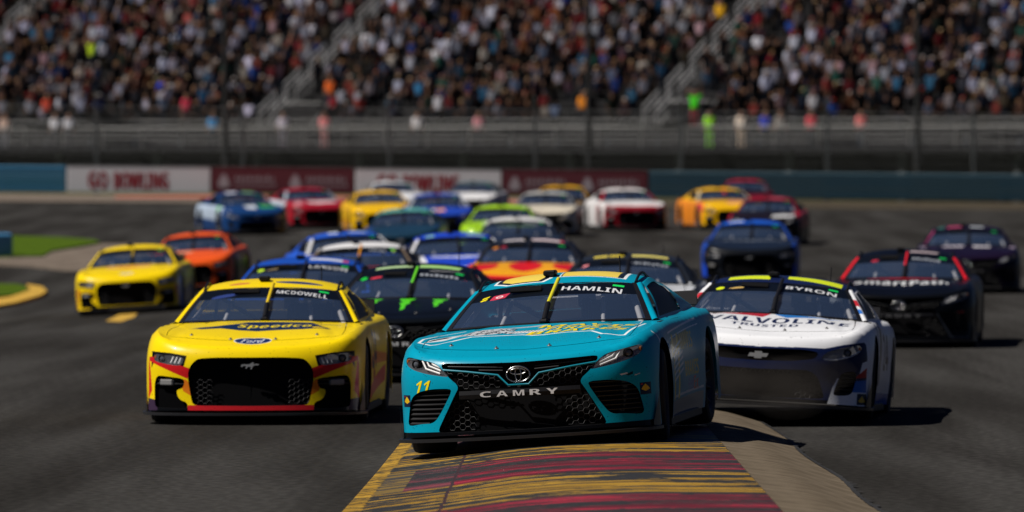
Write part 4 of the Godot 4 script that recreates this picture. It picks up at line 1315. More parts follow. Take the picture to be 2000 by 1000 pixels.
	ops = [["T", "b01c28", [-1.0, 0.1, 1.0, 0.1, 1.0, -0.2, 0.5, -0.34, -0.5, -0.34, -1.0, -0.2]], ["S", "e8e6e6", [0.6, 0.15, 2.2, 0.15, 2.2, 0.85, 0.6, 0.8]], ["S", "c0202a", [1.2, 0.2, 1.7, 0.2, 1.7, 0.75, 1.2, 0.75]], ["T", "e4d8da", [-0.35, -2.45, 0.35, -2.45, 0.35, -2.8, -0.35, -2.8]]]
	list.append({"label": "white and red stock car on its own at the back, centre right", "make": "oval", "base": "e6e4e4", "front": "7a1622", "posts": "b81c28", "ops": ops, "at": [1229.0, 100.0, -7.0]})
	list.append({"label": "dark teal stock car with a pale teal roof in the left of the pack", "make": "slim", "base": "1d3a50", "roof": "5fa8a4", "at": [791.0, 122.0, 2.0], "ops": [["S", "2a4a90", [0.5, 0.2, 4.5, 0.2, 4.5, 0.8, 0.5, 0.8]], ["T", "2a4a80", [-0.95, -0.3, -0.7, -0.3, -0.7, -1.6, -0.95, -1.6]]]})
	list.append({"label": "blue stock car with pale posts and an orange mark on its hood", "make": "wide", "base": "2446b0", "posts": "c8d0dc", "at": [857.0, 106.0, -2.0], "ops": [["T", "f0a868", [-0.1, -0.9, 0.15, -0.95, 0.2, -0.5, -0.05, -0.45]], ["T", "e8e0d0", [-0.35, -0.8, -0.1, -0.9, -0.1, -0.5, -0.3, -0.4]], ["T", "8898c0", [-0.5, -2.5, 0.5, -2.5, 0.4, -2.9, -0.4, -2.9]], ["T", "b87848", [-0.1, -2.5, 0.1, -2.5, 0.1, -2.8, -0.1, -2.8]]]})
	list.append({"label": "yellow stock car at the back left of the pack", "make": "oval", "base": "f0bc14", "at": [744.0, 101.0, -6.0], "ops": [["S", "e8a014", [1, 0.1, 4, 0.1, 4, 0.4, 1, 0.4]]]})
	list.append({"label": "white stock car at the back, next to the white board", "make": "slim", "base": "dcdee2", "at": [770.0, 86.0, -4.0], "ops": [["T", "58707c", [0.1, -2.4, 0.55, -2.4, 0.5, -3.0, 0.1, -3.0]]]})
	list.append({"label": "white hooded stock car with a slate roof before the white board", "make": "wide", "base": "e4e4e6", "roof": "5a7078", "posts": "5a6a72", "at": [922.0, 87.0, 6.0], "ops": []})
	ops = [["T", "3aa048", [0.2, -1.2, 0.7, -1.2, 0.7, -0.5, 0.25, -0.5]], ["T", "dce4ec", [-0.2, -1.1, 0.15, -1.15, 0.1, -0.5, -0.2, -0.5]], ["S", "b4c4d8", [0.6, 0.4, 4.6, 0.5, 4.6, 0.95, 0.6, 0.85]], ["S", "6cc860", [0.9, 0.1, 1.3, 0.1, 1.3, 0.9, 0.9, 0.9]], ["T", "d8dce8", [-0.45, -2.4, -0.1, -2.4, -0.1, -2.7, -0.45, -2.7]], ["T", "84b878", [0.05, -2.4, 0.45, -2.4, 0.45, -2.7, 0.05, -2.7]]]
	list.append({"label": "navy stock car with green hood patch, farthest left at the back", "make": "slim", "base": "1b3f74", "ops": ops, "at": [482.0, 100.0, -14.0]})
	ops = [["T", "e4d4d8", [-0.3, -1.0, 0.6, -1.05, 0.6, -0.6, -0.3, -0.55]], ["T", "d8a0a8", [-0.8, -0.8, -0.5, -0.9, -0.5, -0.4, -0.8, -0.3]], ["S", "c0ccd8", [0.9, 0.5, 4.0, 0.6, 4.0, 0.95, 0.9, 0.8]], ["S", "c84038", [0.5, 0.15, 1.6, 0.15, 1.6, 0.6, 0.5, 0.5]]]
	list.append({"label": "dark red stock car beside the navy and green one at the back", "make": "oval", "base": "a01c2c", "posts": "b4c4d4", "ops": ops, "at": [610.0, 96.0, -13.0]})
	ops = [["T", "e89878", [-0.1, -1.1, 0.6, -1.15, 0.6, -0.7, -0.1, -0.65]], ["S", "e88a28", [0.3, 0.1, 4.8, 0.1, 4.8, 0.9, 0.3, 0.8]], ["S", "d84a48", [0.4, 0.55, 1.2, 0.6, 1.2, 0.85, 0.4, 0.75]]]
	list.append({"label": "yellow stock car with orange sides and wiper at the back right", "make": "oval", "base": "f0b810", "posts": "d8c8a8", "wiper": "e8401c", "ops": ops, "at": [1417.0, 99.0, -9.0]})
	list.append({"label": "red roofed stock car last of all, near the blue barrier", "make": "slim", "base": "7a1626", "roof": "9c1c30", "hood": "22181c", "at": [1458.0, 82.0, 0.0], "ops": [["T", "b04858", [-0.4, -2.4, 0.3, -2.4, 0.3, -2.6, -0.4, -2.6]]]})
	ops = [["S", "c02038", [0.5, 0.4, 4.6, 0.5, 4.6, 0.95, 0.5, 0.85]], ["T", "d8dadc", [0.2, -0.6, 0.8, -0.7, 0.8, -0.36, 0.2, -0.3]], ["T", "c46070", [-0.1, -2.4, 0.4, -2.4, 0.4, -2.55, -0.1, -2.55]], ["T", "c02038", [0.7, -0.8, 1.0, -0.8, 1.0, -1.75, 0.8, -1.75]]]
	list.append({"label": "red and black stock car behind the dark blue one on the right", "make": "wide", "base": "1c1518", "roof": "8c1828", "posts": "8c1828", "ops": ops, "at": [1498.0, 112.0, 6.0]})
	ops = [["text", "a8b0bc", "T", "GO BOWLING", 0.06, -1.10, 0.16, 1.2], ["T", "c4d0e8", [-0.45, -2.45, -0.15, -2.42, -0.15, -2.6, -0.45, -2.6]]]
	ops.append_array(pair("2048c0", [0.58, 0.15, 0.98, 0.15, 1.02, 0.46, 0.93, 0.44, 0.84, 0.28, 0.62, 0.22]))
	ops[0] = ["T", "8a94a2", [-0.55, -1.16, -0.42, -1.16, -0.42, -1.04, -0.55, -1.04]]
	for k in 8: ops.append(["T", "8a94a2", [-0.36 + k * 0.13, -1.18, -0.28 + k * 0.13, -1.18, -0.29 + k * 0.13, -1.04, -0.37 + k * 0.13, -1.04]])
	list.append({"label": "dark stock car with bright blue roof and lower lip, behind the navy nosed car", "make": "oval", "base": "1c2534", "roof": "1f58c4", "posts": "2450b0", "side": "2048a8", "front": "14171d", "ops": ops, "at": [1466.0, 147.0, 3.0]})

	for d in list:
		var t := car(d)
		place(t, d.at[0], d.at[1], d.at[2], d.get("lift", 0.0))

func materials() -> void:
	mat("black", lin(0.006, 0.006, 0.007), 0.8)
	M.black.metallic_specular = 0.2
	mat("satin_black", lin(0.011, 0.011, 0.013), 0.45)
	M.satin_black.metallic_specular = 0.3
	mat("carbon", lin(0.02, 0.02, 0.022), 0.3)
	mat("rubber", lin(0.016, 0.016, 0.016), 0.75)
	mat("rim", lin(0.05, 0.05, 0.055), 0.4, 0.8)
	mat("dark_metal", lin(0.018, 0.018, 0.02), 0.5, 0.1)
	mat("chrome", lin(0.55, 0.56, 0.57), 0.25, 1.0)
	mat("gold", lin(0.6, 0.45, 0.15), 0.3, 1.0)
	mat("housing", lin(0.22, 0.22, 0.23), 0.4, 0.6)
	mat("lens", lin(0.10, 0.11, 0.13), 0.05)
	mat("light_bar", lin(0.75, 0.75, 0.75), 0.35)
	mat("amber", lin(0.55, 0.16, 0.03), 0.3)
	mat("fog_lamp", lin(0.22, 0.22, 0.22), 0.2)
	mat("inside", lin(0.02, 0.021, 0.023), 0.8)
	mat("cage", lin(0.6, 0.6, 0.62), 0.5)
	mat("seat", lin(0.03, 0.03, 0.033), 0.7)
	mat("white_print", lin(0.75, 0.75, 0.76), 0.5)
	mat("pin_steel", lin(0.16, 0.16, 0.165), 0.5, 0.6)
	mat("emblem", lin(0.40, 0.41, 0.42), 0.4, 0.3)
	mat("pad", lin(0.7, 0.7, 0.72), 0.7)
	mat("grey_print", lin(0.12, 0.12, 0.125), 0.5)
	var g := mat("glass", Color(lin(0.07, 0.115, 0.22), 0.32), 0.03)  # bluish body colour stands in for sky reflected in the glass
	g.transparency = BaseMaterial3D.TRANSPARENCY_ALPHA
	var s := mat("side_glass", lin(0.006, 0.006, 0.008), 0.35)
	s.metallic_specular = 0.2
	var c := mat("clear", Color(0.9, 0.92, 0.95, 0.06), 0.03)
	c.transparency = BaseMaterial3D.TRANSPARENCY_ALPHA

# ------------------------------------------------------------------ textures of surfaces
func noise_tex(freq: float, size: int, c0: Color, c1: Color, oct := 4, sd := 1, contrast := 1.0) -> ImageTexture:
	var n := FastNoiseLite.new()
	n.seed = sd
	n.frequency = freq
	n.fractal_octaves = oct
	var g := n.get_seamless_image(size, size)
	var im := Image.create(size, size, false, Image.FORMAT_RGB8)
	for y in size:
		for x in size:
			var k := clampf((g.get_pixel(x, y).r - 0.5) * contrast + 0.5, 0.0, 1.0)
			im.set_pixel(x, y, c0.lerp(c1, k))
	return ImageTexture.create_from_image(im)

func grained(called: String, c0: Color, c1: Color, freq: float, metres: float, rough := 0.9, bump := 0.0, contrast := 1.6) -> StandardMaterial3D:
	var m := mat(called, Color.WHITE, rough)
	m.albedo_texture = noise_tex(freq, 256, c0, c1, 5, called.length(), contrast)
	m.uv1_triplanar = true
	m.uv1_world_triplanar = true
	m.metallic_specular = 0.12
	m.uv1_scale = Vector3.ONE / metres
	if bump > 0.0:
		m.heightmap_enabled = true
		m.heightmap_texture = m.albedo_texture
		m.heightmap_scale = bump
	return m

# ------------------------------------------------------------------ ground
func sheet(f: Callable, x0: float, x1: float, nx: int, zs: Array) -> ArrayMesh:
	var mb := MB.new()
	for z in zs:
		for i in nx + 1:
			var x := lerpf(x0, x1, float(i) / nx)
			var p := Vector3(x, f.call(x, z), z)
			var e := 0.1
			var nn := Vector3(f.call(x - e, z) - f.call(x + e, z), 2 * e, f.call(x, z - e) - f.call(x, z + e)).normalized()
			mb.add(p, nn, Vector2(x, z))
	for k in zs.size() - 1:
		for i in nx:
			var a := k * (nx + 1) + i
			mb.tri(a, a + 1, a + nx + 2); mb.tri(a, a + nx + 2, a + nx + 1)
	return mb.mesh()

func patch_on_ground(px: Array, up: float, skirt := 0.0) -> ArrayMesh:      # an outline on the ground, filled
	var p := PackedVector2Array()
	for i in range(0, px.size(), 2):
		var g := ground_at(px[i], px[i + 1])
		p.append(Vector2(g.x, g.z))
	p = densify(p, 1.5)
	var mb := MB.new()
	var inner := p.duplicate()
	var lo := p[0]
	var hi := p[0]
	for q in p:
		lo = lo.min(q); hi = hi.max(q)
	var st := 1.5
	var z := lo.y + st
	while z < hi.y:
		var x := lo.x + st
		while x < hi.x:
			var q := Vector2(x, z)
			if Geometry2D.is_point_in_polygon(q, p):
				var far := true
				for w in p:
					if w.distance_to(q) < 0.6: far = false
				if far: inner.append(q)
			x += st
		z += st
	var tr := Geometry2D.triangulate_delaunay(inner)
	for q in inner: mb.add(Vector3(q.x, land(q.x, q.y) + up, q.y), Vector3.UP, q)
	for i in range(0, tr.size(), 3):
		var c := (inner[tr[i]] + inner[tr[i + 1]] + inner[tr[i + 2]]) / 3.0
		if Geometry2D.is_point_in_polygon(c, p): mb.tri(tr[i], tr[i + 1], tr[i + 2])
	if skirt > 0.0:
		for i in p.size():
			var a := p[i]
			var b := p[(i + 1) % p.size()]
			var y0 := land(a.x, a.y) + up
			var y1 := land(b.x, b.y) + up
			mb.quad(Vector3(a.x, y0, a.y), Vector3(b.x, y1, b.y), Vector3(b.x, y1 - skirt, b.y), Vector3(a.x, y0 - skirt, a.y))
	return mb.mesh()

func grounds() -> void:
	var asphalt := grained("asphalt", lin(0.033, 0.0318, 0.030), lin(0.060, 0.058, 0.055), 0.06, 1.7, 0.85, 0.35)
	asphalt.detail_enabled = true
	asphalt.detail_blend_mode = BaseMaterial3D.BLEND_MODE_MUL
	asphalt.detail_uv_layer = BaseMaterial3D.DETAIL_UV_2
	asphalt.uv2_triplanar = true
	asphalt.uv2_world_triplanar = true
	asphalt.uv2_scale = Vector3(0.13, 0.11, 0.009)
	asphalt.detail_albedo = noise_tex(0.02, 256, Color(0.74, 0.73, 0.72), Color(1.0, 1.0, 1.0), 5, 9, 1.8)
	grained("concrete", lin(0.105, 0.083, 0.058), lin(0.18, 0.145, 0.105), 0.03, 2.3, 0.9, 0.03)
	grained("runoff", lin(0.13, 0.105, 0.085), lin(0.20, 0.165, 0.135), 0.03, 9.0)
	grained("turf", lin(0.04, 0.075, 0.006), lin(0.085, 0.14, 0.012), 0.08, 1.4, 0.95)
	grained("soil", lin(0.06, 0.07, 0.03), lin(0.11, 0.11, 0.05), 0.03, 7.0, 0.95)
	grained("verge", lin(0.045, 0.038, 0.028), lin(0.085, 0.07, 0.05), 0.03, 9.0)
	grained("yellow_kerb", lin(0.42, 0.25, 0.05), lin(0.60, 0.38, 0.07), 0.06, 2.0)
	grained("red_kerb", lin(0.34, 0.09, 0.07), lin(0.50, 0.20, 0.15), 0.06, 4.0)
	var zs := []
	for i in 16: zs.append(90.0 - i * 8.0)
	for i in 96: zs.append(-34.0 - i * 2.5)
	for i in 12: zs.append(-276.0 - i * 2.0)
	for i in 16: zs.append(-310.0 - i * 90.0)
	setting("ground", sheet(func(x, z): return land(x, z) - (1.0 if z > -273.0 and absf(x) < 65.0 else 0.10), -900.0, 900.0, 60, zs), M.soil)
	var zt := []
	for z in zs:
		if z > -273.5: zt.append(z)
	zt.append(-272.5)
	var track := setting("track", sheet(func(x, z): return land(x, z), -70.0, 70.0, 112, zt), M.asphalt)
	# far run-off and its painted edge
	setting("runoff_strip", sheet(func(x, z): return land(x, z) + 0.012, -70.0, 6.0, 40, [-272.4, -268.0, -262.0, -255.0, -247.0]), M.runoff)
	setting("verge", sheet(func(x, z): return land(x, z) + 0.012, 6.0, 70.0, 30, [-272.4, -268.0, -262.0, -255.0, -247.0, -240.0]), M.verge)
	var edge := setting("painted_edge", patch_on_ground([225, 388, 420, 388, 700, 391, 1000, 397, 1060, 402, 1060, 398, 1000, 392, 700, 385, 420, 382, 225, 384], 0.03), M.red_kerb)
	# islands on the left
	setting("grass_island", patch_on_ground([-120, 463, 18, 463, 120, 466, 185, 471, 196, 476, 150, 484, 100, 492, 84, 502, 18, 505, -120, 505], 0.05, 0.05), M.turf, "stuff")
	setting("island_apron", patch_on_ground([85, 503, 102, 493, 155, 485, 200, 477, 290, 478, 300, 500, 230, 520, 175, 524, 90, 510, -120, 506, -120, 505], 0.02, 0.02), M.runoff)
	var k1 := setting("kerb", patch_on_ground([-120, 508, 60, 511, 130, 520, 190, 526, 190, 531, 120, 529, 50, 521, -120, 517], 0.06, 0.06), M.runoff)
	setting("grass_island", patch_on_ground([-120, 556, 30, 558, 50, 562, 55, 570, 30, 579, -120, 592], 0.05, 0.05), M.turf, "stuff")
	setting("kerb", patch_on_ground([52, 560, 82, 565, 92, 574, 80, 582, 30, 597, -120, 622, -120, 605, 20, 585, 58, 572, 60, 566], 0.07, 0.07), M.yellow_kerb)
	setting("painted_dash", patch_on_ground([206, 628, 232, 615, 268, 612, 262, 620, 236, 629], 0.006), M.yellow_kerb)
	hero_kerb()

func hero_kerb() -> void:
	# painted blocks of yellow and red, scrubbed by tyres
	var w := 512
	var h := 1536
	var im := Image.create(w, h, false, Image.FORMAT_RGB8)
	var n1 := FastNoiseLite.new()
	n1.seed = 3; n1.frequency = 0.02; n1.fractal_octaves = 4
	var n2 := FastNoiseLite.new()
	n2.seed = 8; n2.frequency = 0.03; n2.fractal_octaves = 3
	var red0 := lin(0.11, 0.006, 0.014)
	var red1 := lin(0.42, 0.02, 0.045)
	var yl0 := lin(0.27, 0.145, 0.008)
	var yl1 := lin(0.52, 0.30, 0.025)
	var rub := lin(0.022, 0.021, 0.02)
	var grey := lin(0.10, 0.09, 0.08)
	for y in h:
		var d := 34.0 + 24.0 * y / h          # metres from the camera's foot
		for x in w:
			var u := float(x) / w             # 0 left edge, 1 right edge
			var wob := d + 0.12 * n1.get_noise_2d(x * 0.7, y * 1.5)
			var stripe := fposmod(wob - 37.6, 6.4) / 3.2
			var isred := stripe >= 1.0
			var p := n2.get_noise_2d(x * 0.10, y * 1.6)
			var q := n1.get_noise_2d(x * 0.09 + 400.0, y * 1.3)
			var thin := n2.get_noise_2d(x * 0.06 + 90.0, y * 3.0)
			var fine := n2.get_noise_2d(x * 1.2, y * 4.0)
			var c: Color
			if isred: c = red0.lerp(red1, clampf(0.4 + 1.6 * p + 0.9 * thin, 0, 1))
			else: c = yl0.lerp(yl1, clampf(0.5 + 1.4 * p, 0, 1))
			var wear := 0.82 + 2.6 * q + 1.4 * p + 2.6 * thin + 0.6 * fine
			if isred: wear -= 0.10
			else: wear += 0.05
			if u < 0.34: wear += (0.14 if not isred else 0.0) + 0.3 * fine
			if u < 0.245 and isred: c = c.lerp(grey, 0.45)
			c = c.lerp(rub, smoothstep(0.42, 0.70, wear))
			if fine + thin > 0.62: c = c.lerp(grey, 0.5)
			if u < 0.045 + 0.01 * fine: c = yl1.lerp(yl0, 0.5 + p).lerp(rub, 0.75 * smoothstep(0.1, 0.4, fine + 0.6 * q))                 # the yellow edge line
			elif u < 0.12 and isred: c = (yl0 if p > 0.0 else rub).lerp(grey, 0.4)
			if absf(u - 0.245 - 0.004 * n1.get_noise_2d(3, y * 2.0)) < 0.004: c = rub.lerp(red0, 0.3)
			im.set_pixel(x, y, c)
	var m := mat("kerb_paint", Color.WHITE, 0.55)
	m.albedo_texture = ImageTexture.create_from_image(im)
	m.heightmap_enabled = true
	m.heightmap_texture = m.albedo_texture
	m.heightmap_scale = 0.8
	var mb := MB.new()
	var rows := 49
	var across := 22
	var left := -1.09
	var right := 1.56
	for r in rows:
		var d := 34.0 + 24.0 * r / (rows - 1)
		for i in across + 1:
			var u := float(i) / across
			var x := lerpf(left + 0.016 * (d - 38.0), right, u)
			var p := Vector3(x, kerb_land(x, -d) + 0.006, -d)
			var nn := Vector3(kerb_height(x - 0.06) - kerb_height(x + 0.06), 0.12, 0.0).normalized()
			mb.add(p, nn, Vector2(u, float(r) / (rows - 1)))
	for r in rows - 1:
		for i in across:
			var a := r * (across + 1) + i
			mb.tri(a, a + 1, a + across + 2); mb.tri(a, a + across + 2, a + across + 1)
	setting("striped_kerb", mb.mesh(), m)
	# concrete behind the kerb, sloping back to the road
	mb = MB.new()
	for r in rows:
		var d := 34.0 + 22.2 * r / (rows - 1)
		for i in 9:
			var u := i / 8.0
			var x1 := lerpf(2.36, 2.2, clampf((d - 38.0) / 17.0, 0.0, 1.0)) + 0.03 * sin(d * 0.9) - 0.9 * smoothstep(54.0, 56.2, d)
			var x := lerpf(1.562, x1, u)
			mb.add(Vector3(x, kerb_land(x, -d) + 0.006, -d), Vector3(kerb_height(x - 0.06) - kerb_height(x + 0.06), 0.12, 0.0).normalized(), Vector2(x, d))
	for r in rows - 1:
		for i in 8:
			var a := r * 9 + i
			mb.tri(a, a + 1, a + 10); mb.tri(a, a + 10, a + 9)
	setting("concrete_apron", mb.mesh(), M.concrete)
	# ragged tar seam between concrete and asphalt
	mb = MB.new()
	var rng := RandomNumberGenerator.new()
	rng.seed = 4
	var prev := []
	for r in 200:
		var d := 34.0 + 20.0 * r / 199.0
		var x := lerpf(2.36, 2.2, clampf((d - 38.0) / 17.0, 0.0, 1.0)) + 0.03 * sin(d * 0.9)
		var a := x - rng.randf_range(0.012, 0.022)
		var b := x + rng.randf_range(0.012, 0.03) * (1.0 if rng.randf() < 0.85 else 2.4)
		var cur := [Vector3(a, kerb_land(a, -d) + 0.012, -d), Vector3(b, kerb_land(b, -d) + 0.012, -d)]
		if prev: mb.quad(prev[0], prev[1], cur[1], cur[0], Vector3.UP)
		prev = cur
	setting("tar_seam", mb.mesh(), M.rubber)

# ------------------------------------------------------------------ barrier, fence
func wall_x(px: float, d: float) -> float: return (px - 1000.0) / FOCAL * d

func barriers() -> void:
	var dz := 274.0
	var blue := mat("blue_paint", lin(0.06, 0.25, 0.42), 0.55)
	mat("white_board", lin(0.74, 0.74, 0.78), 0.6)
	mat("maroon_board", lin(0.12, 0.018, 0.03), 0.6)
	mat("red_letters", lin(0.34, 0.015, 0.025), 0.6)
	mat("pale_letters", lin(0.42, 0.36, 0.40), 0.6)
	mat("galvanised", lin(0.34, 0.35, 0.36), 0.45, 0.5)
	mat("post_grey", lin(0.075, 0.085, 0.09), 0.6)
	mat("pole_black", lin(0.012, 0.013, 0.014), 0.6)
	var blues := [blue]
	for i in 3: blues.append(mat("blue_paint_%d" % i, [lin(0.05, 0.21, 0.37), lin(0.08, 0.26, 0.41), lin(0.055, 0.23, 0.36)][i], 0.55))
	var dimmed := [mat("slate_blue", lin(0.035, 0.10, 0.15), 0.6), mat("dimmed_blue_alt", lin(0.045, 0.105, 0.145), 0.6)]  # rail blue with the darkening of the image's right side put into it
	# guard rails, four ribbed beams high, in lengths of about eight metres
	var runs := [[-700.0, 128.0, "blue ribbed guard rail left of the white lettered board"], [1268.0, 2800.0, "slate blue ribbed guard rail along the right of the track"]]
	for r in runs:
		var x0 := wall_x(r[0], dz)
		var x1 := wall_x(r[1], dz)
		var t := thing("guard_rail", r[2], "guard rail", Vector3((x0 + x1) / 2.0, 0, -dz), "blue guard rails")
		var n := int(ceil((x1 - x0) / 4.0))
		for i in n:
			var a := lerpf(x0, x1, float(i) / n) - t.position.x
			var b := lerpf(x0, x1, float(i + 1) / n) - t.position.x
			var ya := land(a + t.position.x, -dz)
			var yb := land(b + t.position.x, -dz)
			for k in 4:
				var mb := MB.new()
				var prof := [[0.0, 0.0], [0.06, 0.03], [0.07, 0.09], [0.0, 0.13], [0.0, 0.16], [0.07, 0.20], [0.06, 0.26], [0.0, 0.29]]
				for q in prof.size() - 1:
					var p0: Array = prof[q]
					var p1: Array = prof[q + 1]
					var yy := 0.06 + k * 0.295
					mb.quad(Vector3(a, ya + yy + p0[1], p0[0]), Vector3(b, yb + yy + p0[1], p0[0]), Vector3(b, yb + yy + p1[1], p1[0]), Vector3(a, ya + yy + p1[1], p1[0]), Vector3(0, p1[0] - p0[0], 1))
				part("beam", mb.mesh(), blues[(i * 5 + k * 3 + i * k) % 4] if r[0] < 0.0 else dimmed[(i * 5 + k * 3 + i * k) % 2], t)
			var pb := MB.new()
			pb.box(Vector3(a + 0.1, ya + 0.6, -0.12), Vector3(0.14, 1.25, 0.2))
			part("post", pb.mesh(), M.galvanised, t)
	var boards := [[130.0, 411.0, "white", "white board with red letters, left of the two"], [413.0, 692.0, "maroon", "maroon board between the two white boards"], [694.0, 979.0, "white", "white board with red letters behind the pack"], [981.0, 1265.0, "maroon", "maroon board right of the white boards"]]
	for r in boards:
		var x0 := wall_x(r[0], dz)
		var x1 := wall_x(r[1], dz)
		var ym := (land(x0, -dz) + land(x1, -dz)) / 2.0
		var t := thing("advert_board", r[3], "board", Vector3((x0 + x1) / 2.0, ym, -dz), "advertising boards on the barrier")
		t.rotation.z = atan2(land(x1, -dz) - land(x0, -dz), x1 - x0)
		var wd := x1 - x0
		var mb := MB.new()
		mb.box(Vector3(0, 0.66, 0), Vector3(wd - 0.02, 1.12, 0.12), Basis(), 0.02)
		part("panel", mb.mesh(), M[r[2] + "_board"], t)
		mb = MB.new()
		mb.box(Vector3(0, 1.24, 0.0), Vector3(wd - 0.02, 0.035, 0.14), Basis(), 0.01)
		part("top_rail", mb.mesh(), M.galvanised if r[2] == "white" else M.maroon_board, t)
		if r[2] == "white":
			var k := -0.35 * wd
			for word in [["GO", 0.135], ["BOWLING", 0.375]]:
				var g := letters(word[0])
				var wm := MB.new()
				var ww: float = word[1] * wd
				for bold in 3:       # heavy strokes
					var k0 := wm.v.size()
					for q in g[0]: wm.add(Vector3(k + q.x / g[1] * ww + (bold - 1) * 0.013, 0.27 + q.y * 0.74, 0.066 + bold * 0.004), Vector3(0, 0, 1))
					for i in range(0, g[0].size(), 3): wm.tri(k0 + i, k0 + i + 1, k0 + i + 2)
				part("lettering", wm.mesh(), M.red_letters, t)
				k += ww + 0.045 * wd
		else:
			for s in 2:
				var ox := -wd / 2.0 + 0.55 + s * wd / 2.0
				var em := MB.new()
				flat_poly(em, [[ox - 0.2, 0.35], [ox + 0.2, 0.35], [ox + 0.26, 0.55], [ox + 0.12, 0.85], [ox, 0.98], [ox - 0.12, 0.85], [ox - 0.26, 0.55]], 0.062, 0.01)
				part("emblem", em.mesh(), M.pale_letters, t)
				var tx := MB.new()
				for ln in 2:
					for i in (9 if ln == 0 else 12):
						var sp := 0.20 if ln == 0 else 0.155
						var xx := ox + 0.48 + i * sp
						var hh := 0.19 if ln == 0 else 0.12
						flat_poly(tx, [[xx, 0.68 - ln * 0.24], [xx + sp * 0.72, 0.68 - ln * 0.24], [xx + sp * 0.66, 0.68 - ln * 0.24 + hh], [xx + sp * 0.3, 0.68 - ln * 0.24 + hh * (0.8 + 0.4 * sin(i * 3.0))]], 0.062, 0.006)
				part("lettering", tx.mesh(), M.pale_letters, t)
	# catch fence: low grey posts with cables, tall dark poles
	var fz := 276.0
	var fence := thing("catch_fence", "grey posts and wire cables of the catch fence behind the barrier", "fence", Vector3(0, 0, -fz))
	var shared := MB.new()
	shared.box(Vector3(0, 1.9, 0), Vector3(0.16, 4.1, 0.16), Basis(), 0.02)
	shared.tube([Vector3(0, 3.9, 0), Vector3(0, 4.35, 0.25), Vector3(0, 4.6, 0.7)], 0.05, 6)
	var pm := shared.mesh()
	var px := -668.0
	while px < 2700.0:
		var x := wall_x(px, fz)
		var o := part("post", pm, M.post_grey, fence)
		o.position = Vector3(x, land(x, -fz) - 0.1, 0)
		px += 285.5
	for k in 9:
		var mb := MB.new()
		var pts := []
		for i in 15:
			var x := lerpf(-38.0, 39.0, i / 14.0)
			pts.append(Vector3(x, land(x, -fz) + 1.35 + k * 0.32, 0.09))
		mb.tube(pts, 0.012, 4)
		part("cable", mb.mesh(), M.galvanised, fence)
	for q in [[-210.0, "tall dark pole beyond the left edge of the white board"], [440.0, "tall dark pole above the left maroon board"], [1150.0, "tall dark pole above the yellow roofed car"], [1792.0, "tall dark pole above the black car with red posts"], [2440.0, "tall dark pole outside the right edge"]]:
		var x := wall_x(q[0], 278.0)
		var t := thing("pole", q[1], "pole", Vector3(x, land(x, -278.0), -278.0), "tall poles behind the catch fence")
		var mb := MB.new()
		mb.tube([Vector3(0, -0.1, 0), Vector3(0, 6.0, 0), Vector3(0, 13.0, 0)], 0.16, 10, false, 0.10)
		part("shaft", mb.mesh(), M.pole_black, t)
		mb = MB.new()
		mb.box(Vector3(0, 0.15, 0), Vector3(0.6, 0.3, 0.6), Basis(), 0.04)
		part("base", mb.mesh(), M.post_grey, t)
	# blue block at the left edge
	var g := ground_at(-14, 504)
	var bl := thing("barrier_block", "blue barrier block on the grass at the left edge", "barrier", g)
	var mb := MB.new()
	mb.box(Vector3(0, 0.34, 0), Vector3(0.95, 0.68, 0.8), Basis(Vector3.UP, 0.3), 0.06)
	part("block", mb.mesh(), mat("block_blue", lin(0.06, 0.22, 0.42), 0.4), bl)
	mb = MB.new()
	mb.box(Vector3(-0.12, 0.36, 0.43), Vector3(0.62, 0.5, 0.02), Basis(Vector3.UP, 0.3), 0.005)
	part("panel", mb.mesh(), mat("pale_blue", lin(0.35, 0.55, 0.68), 0.4), bl)

# ------------------------------------------------------------------ people
func nearest(p: Vector3, b: Array) -> float:
	var ab: Vector3 = b[1] - b[0]
	var t := clampf((p - b[0]).dot(ab) / maxf(1e-6, ab.length_squared()), 0.0, 1.0)
	return p.distance_to(b[0] + ab * t) - lerpf(b[2], b[3], t)

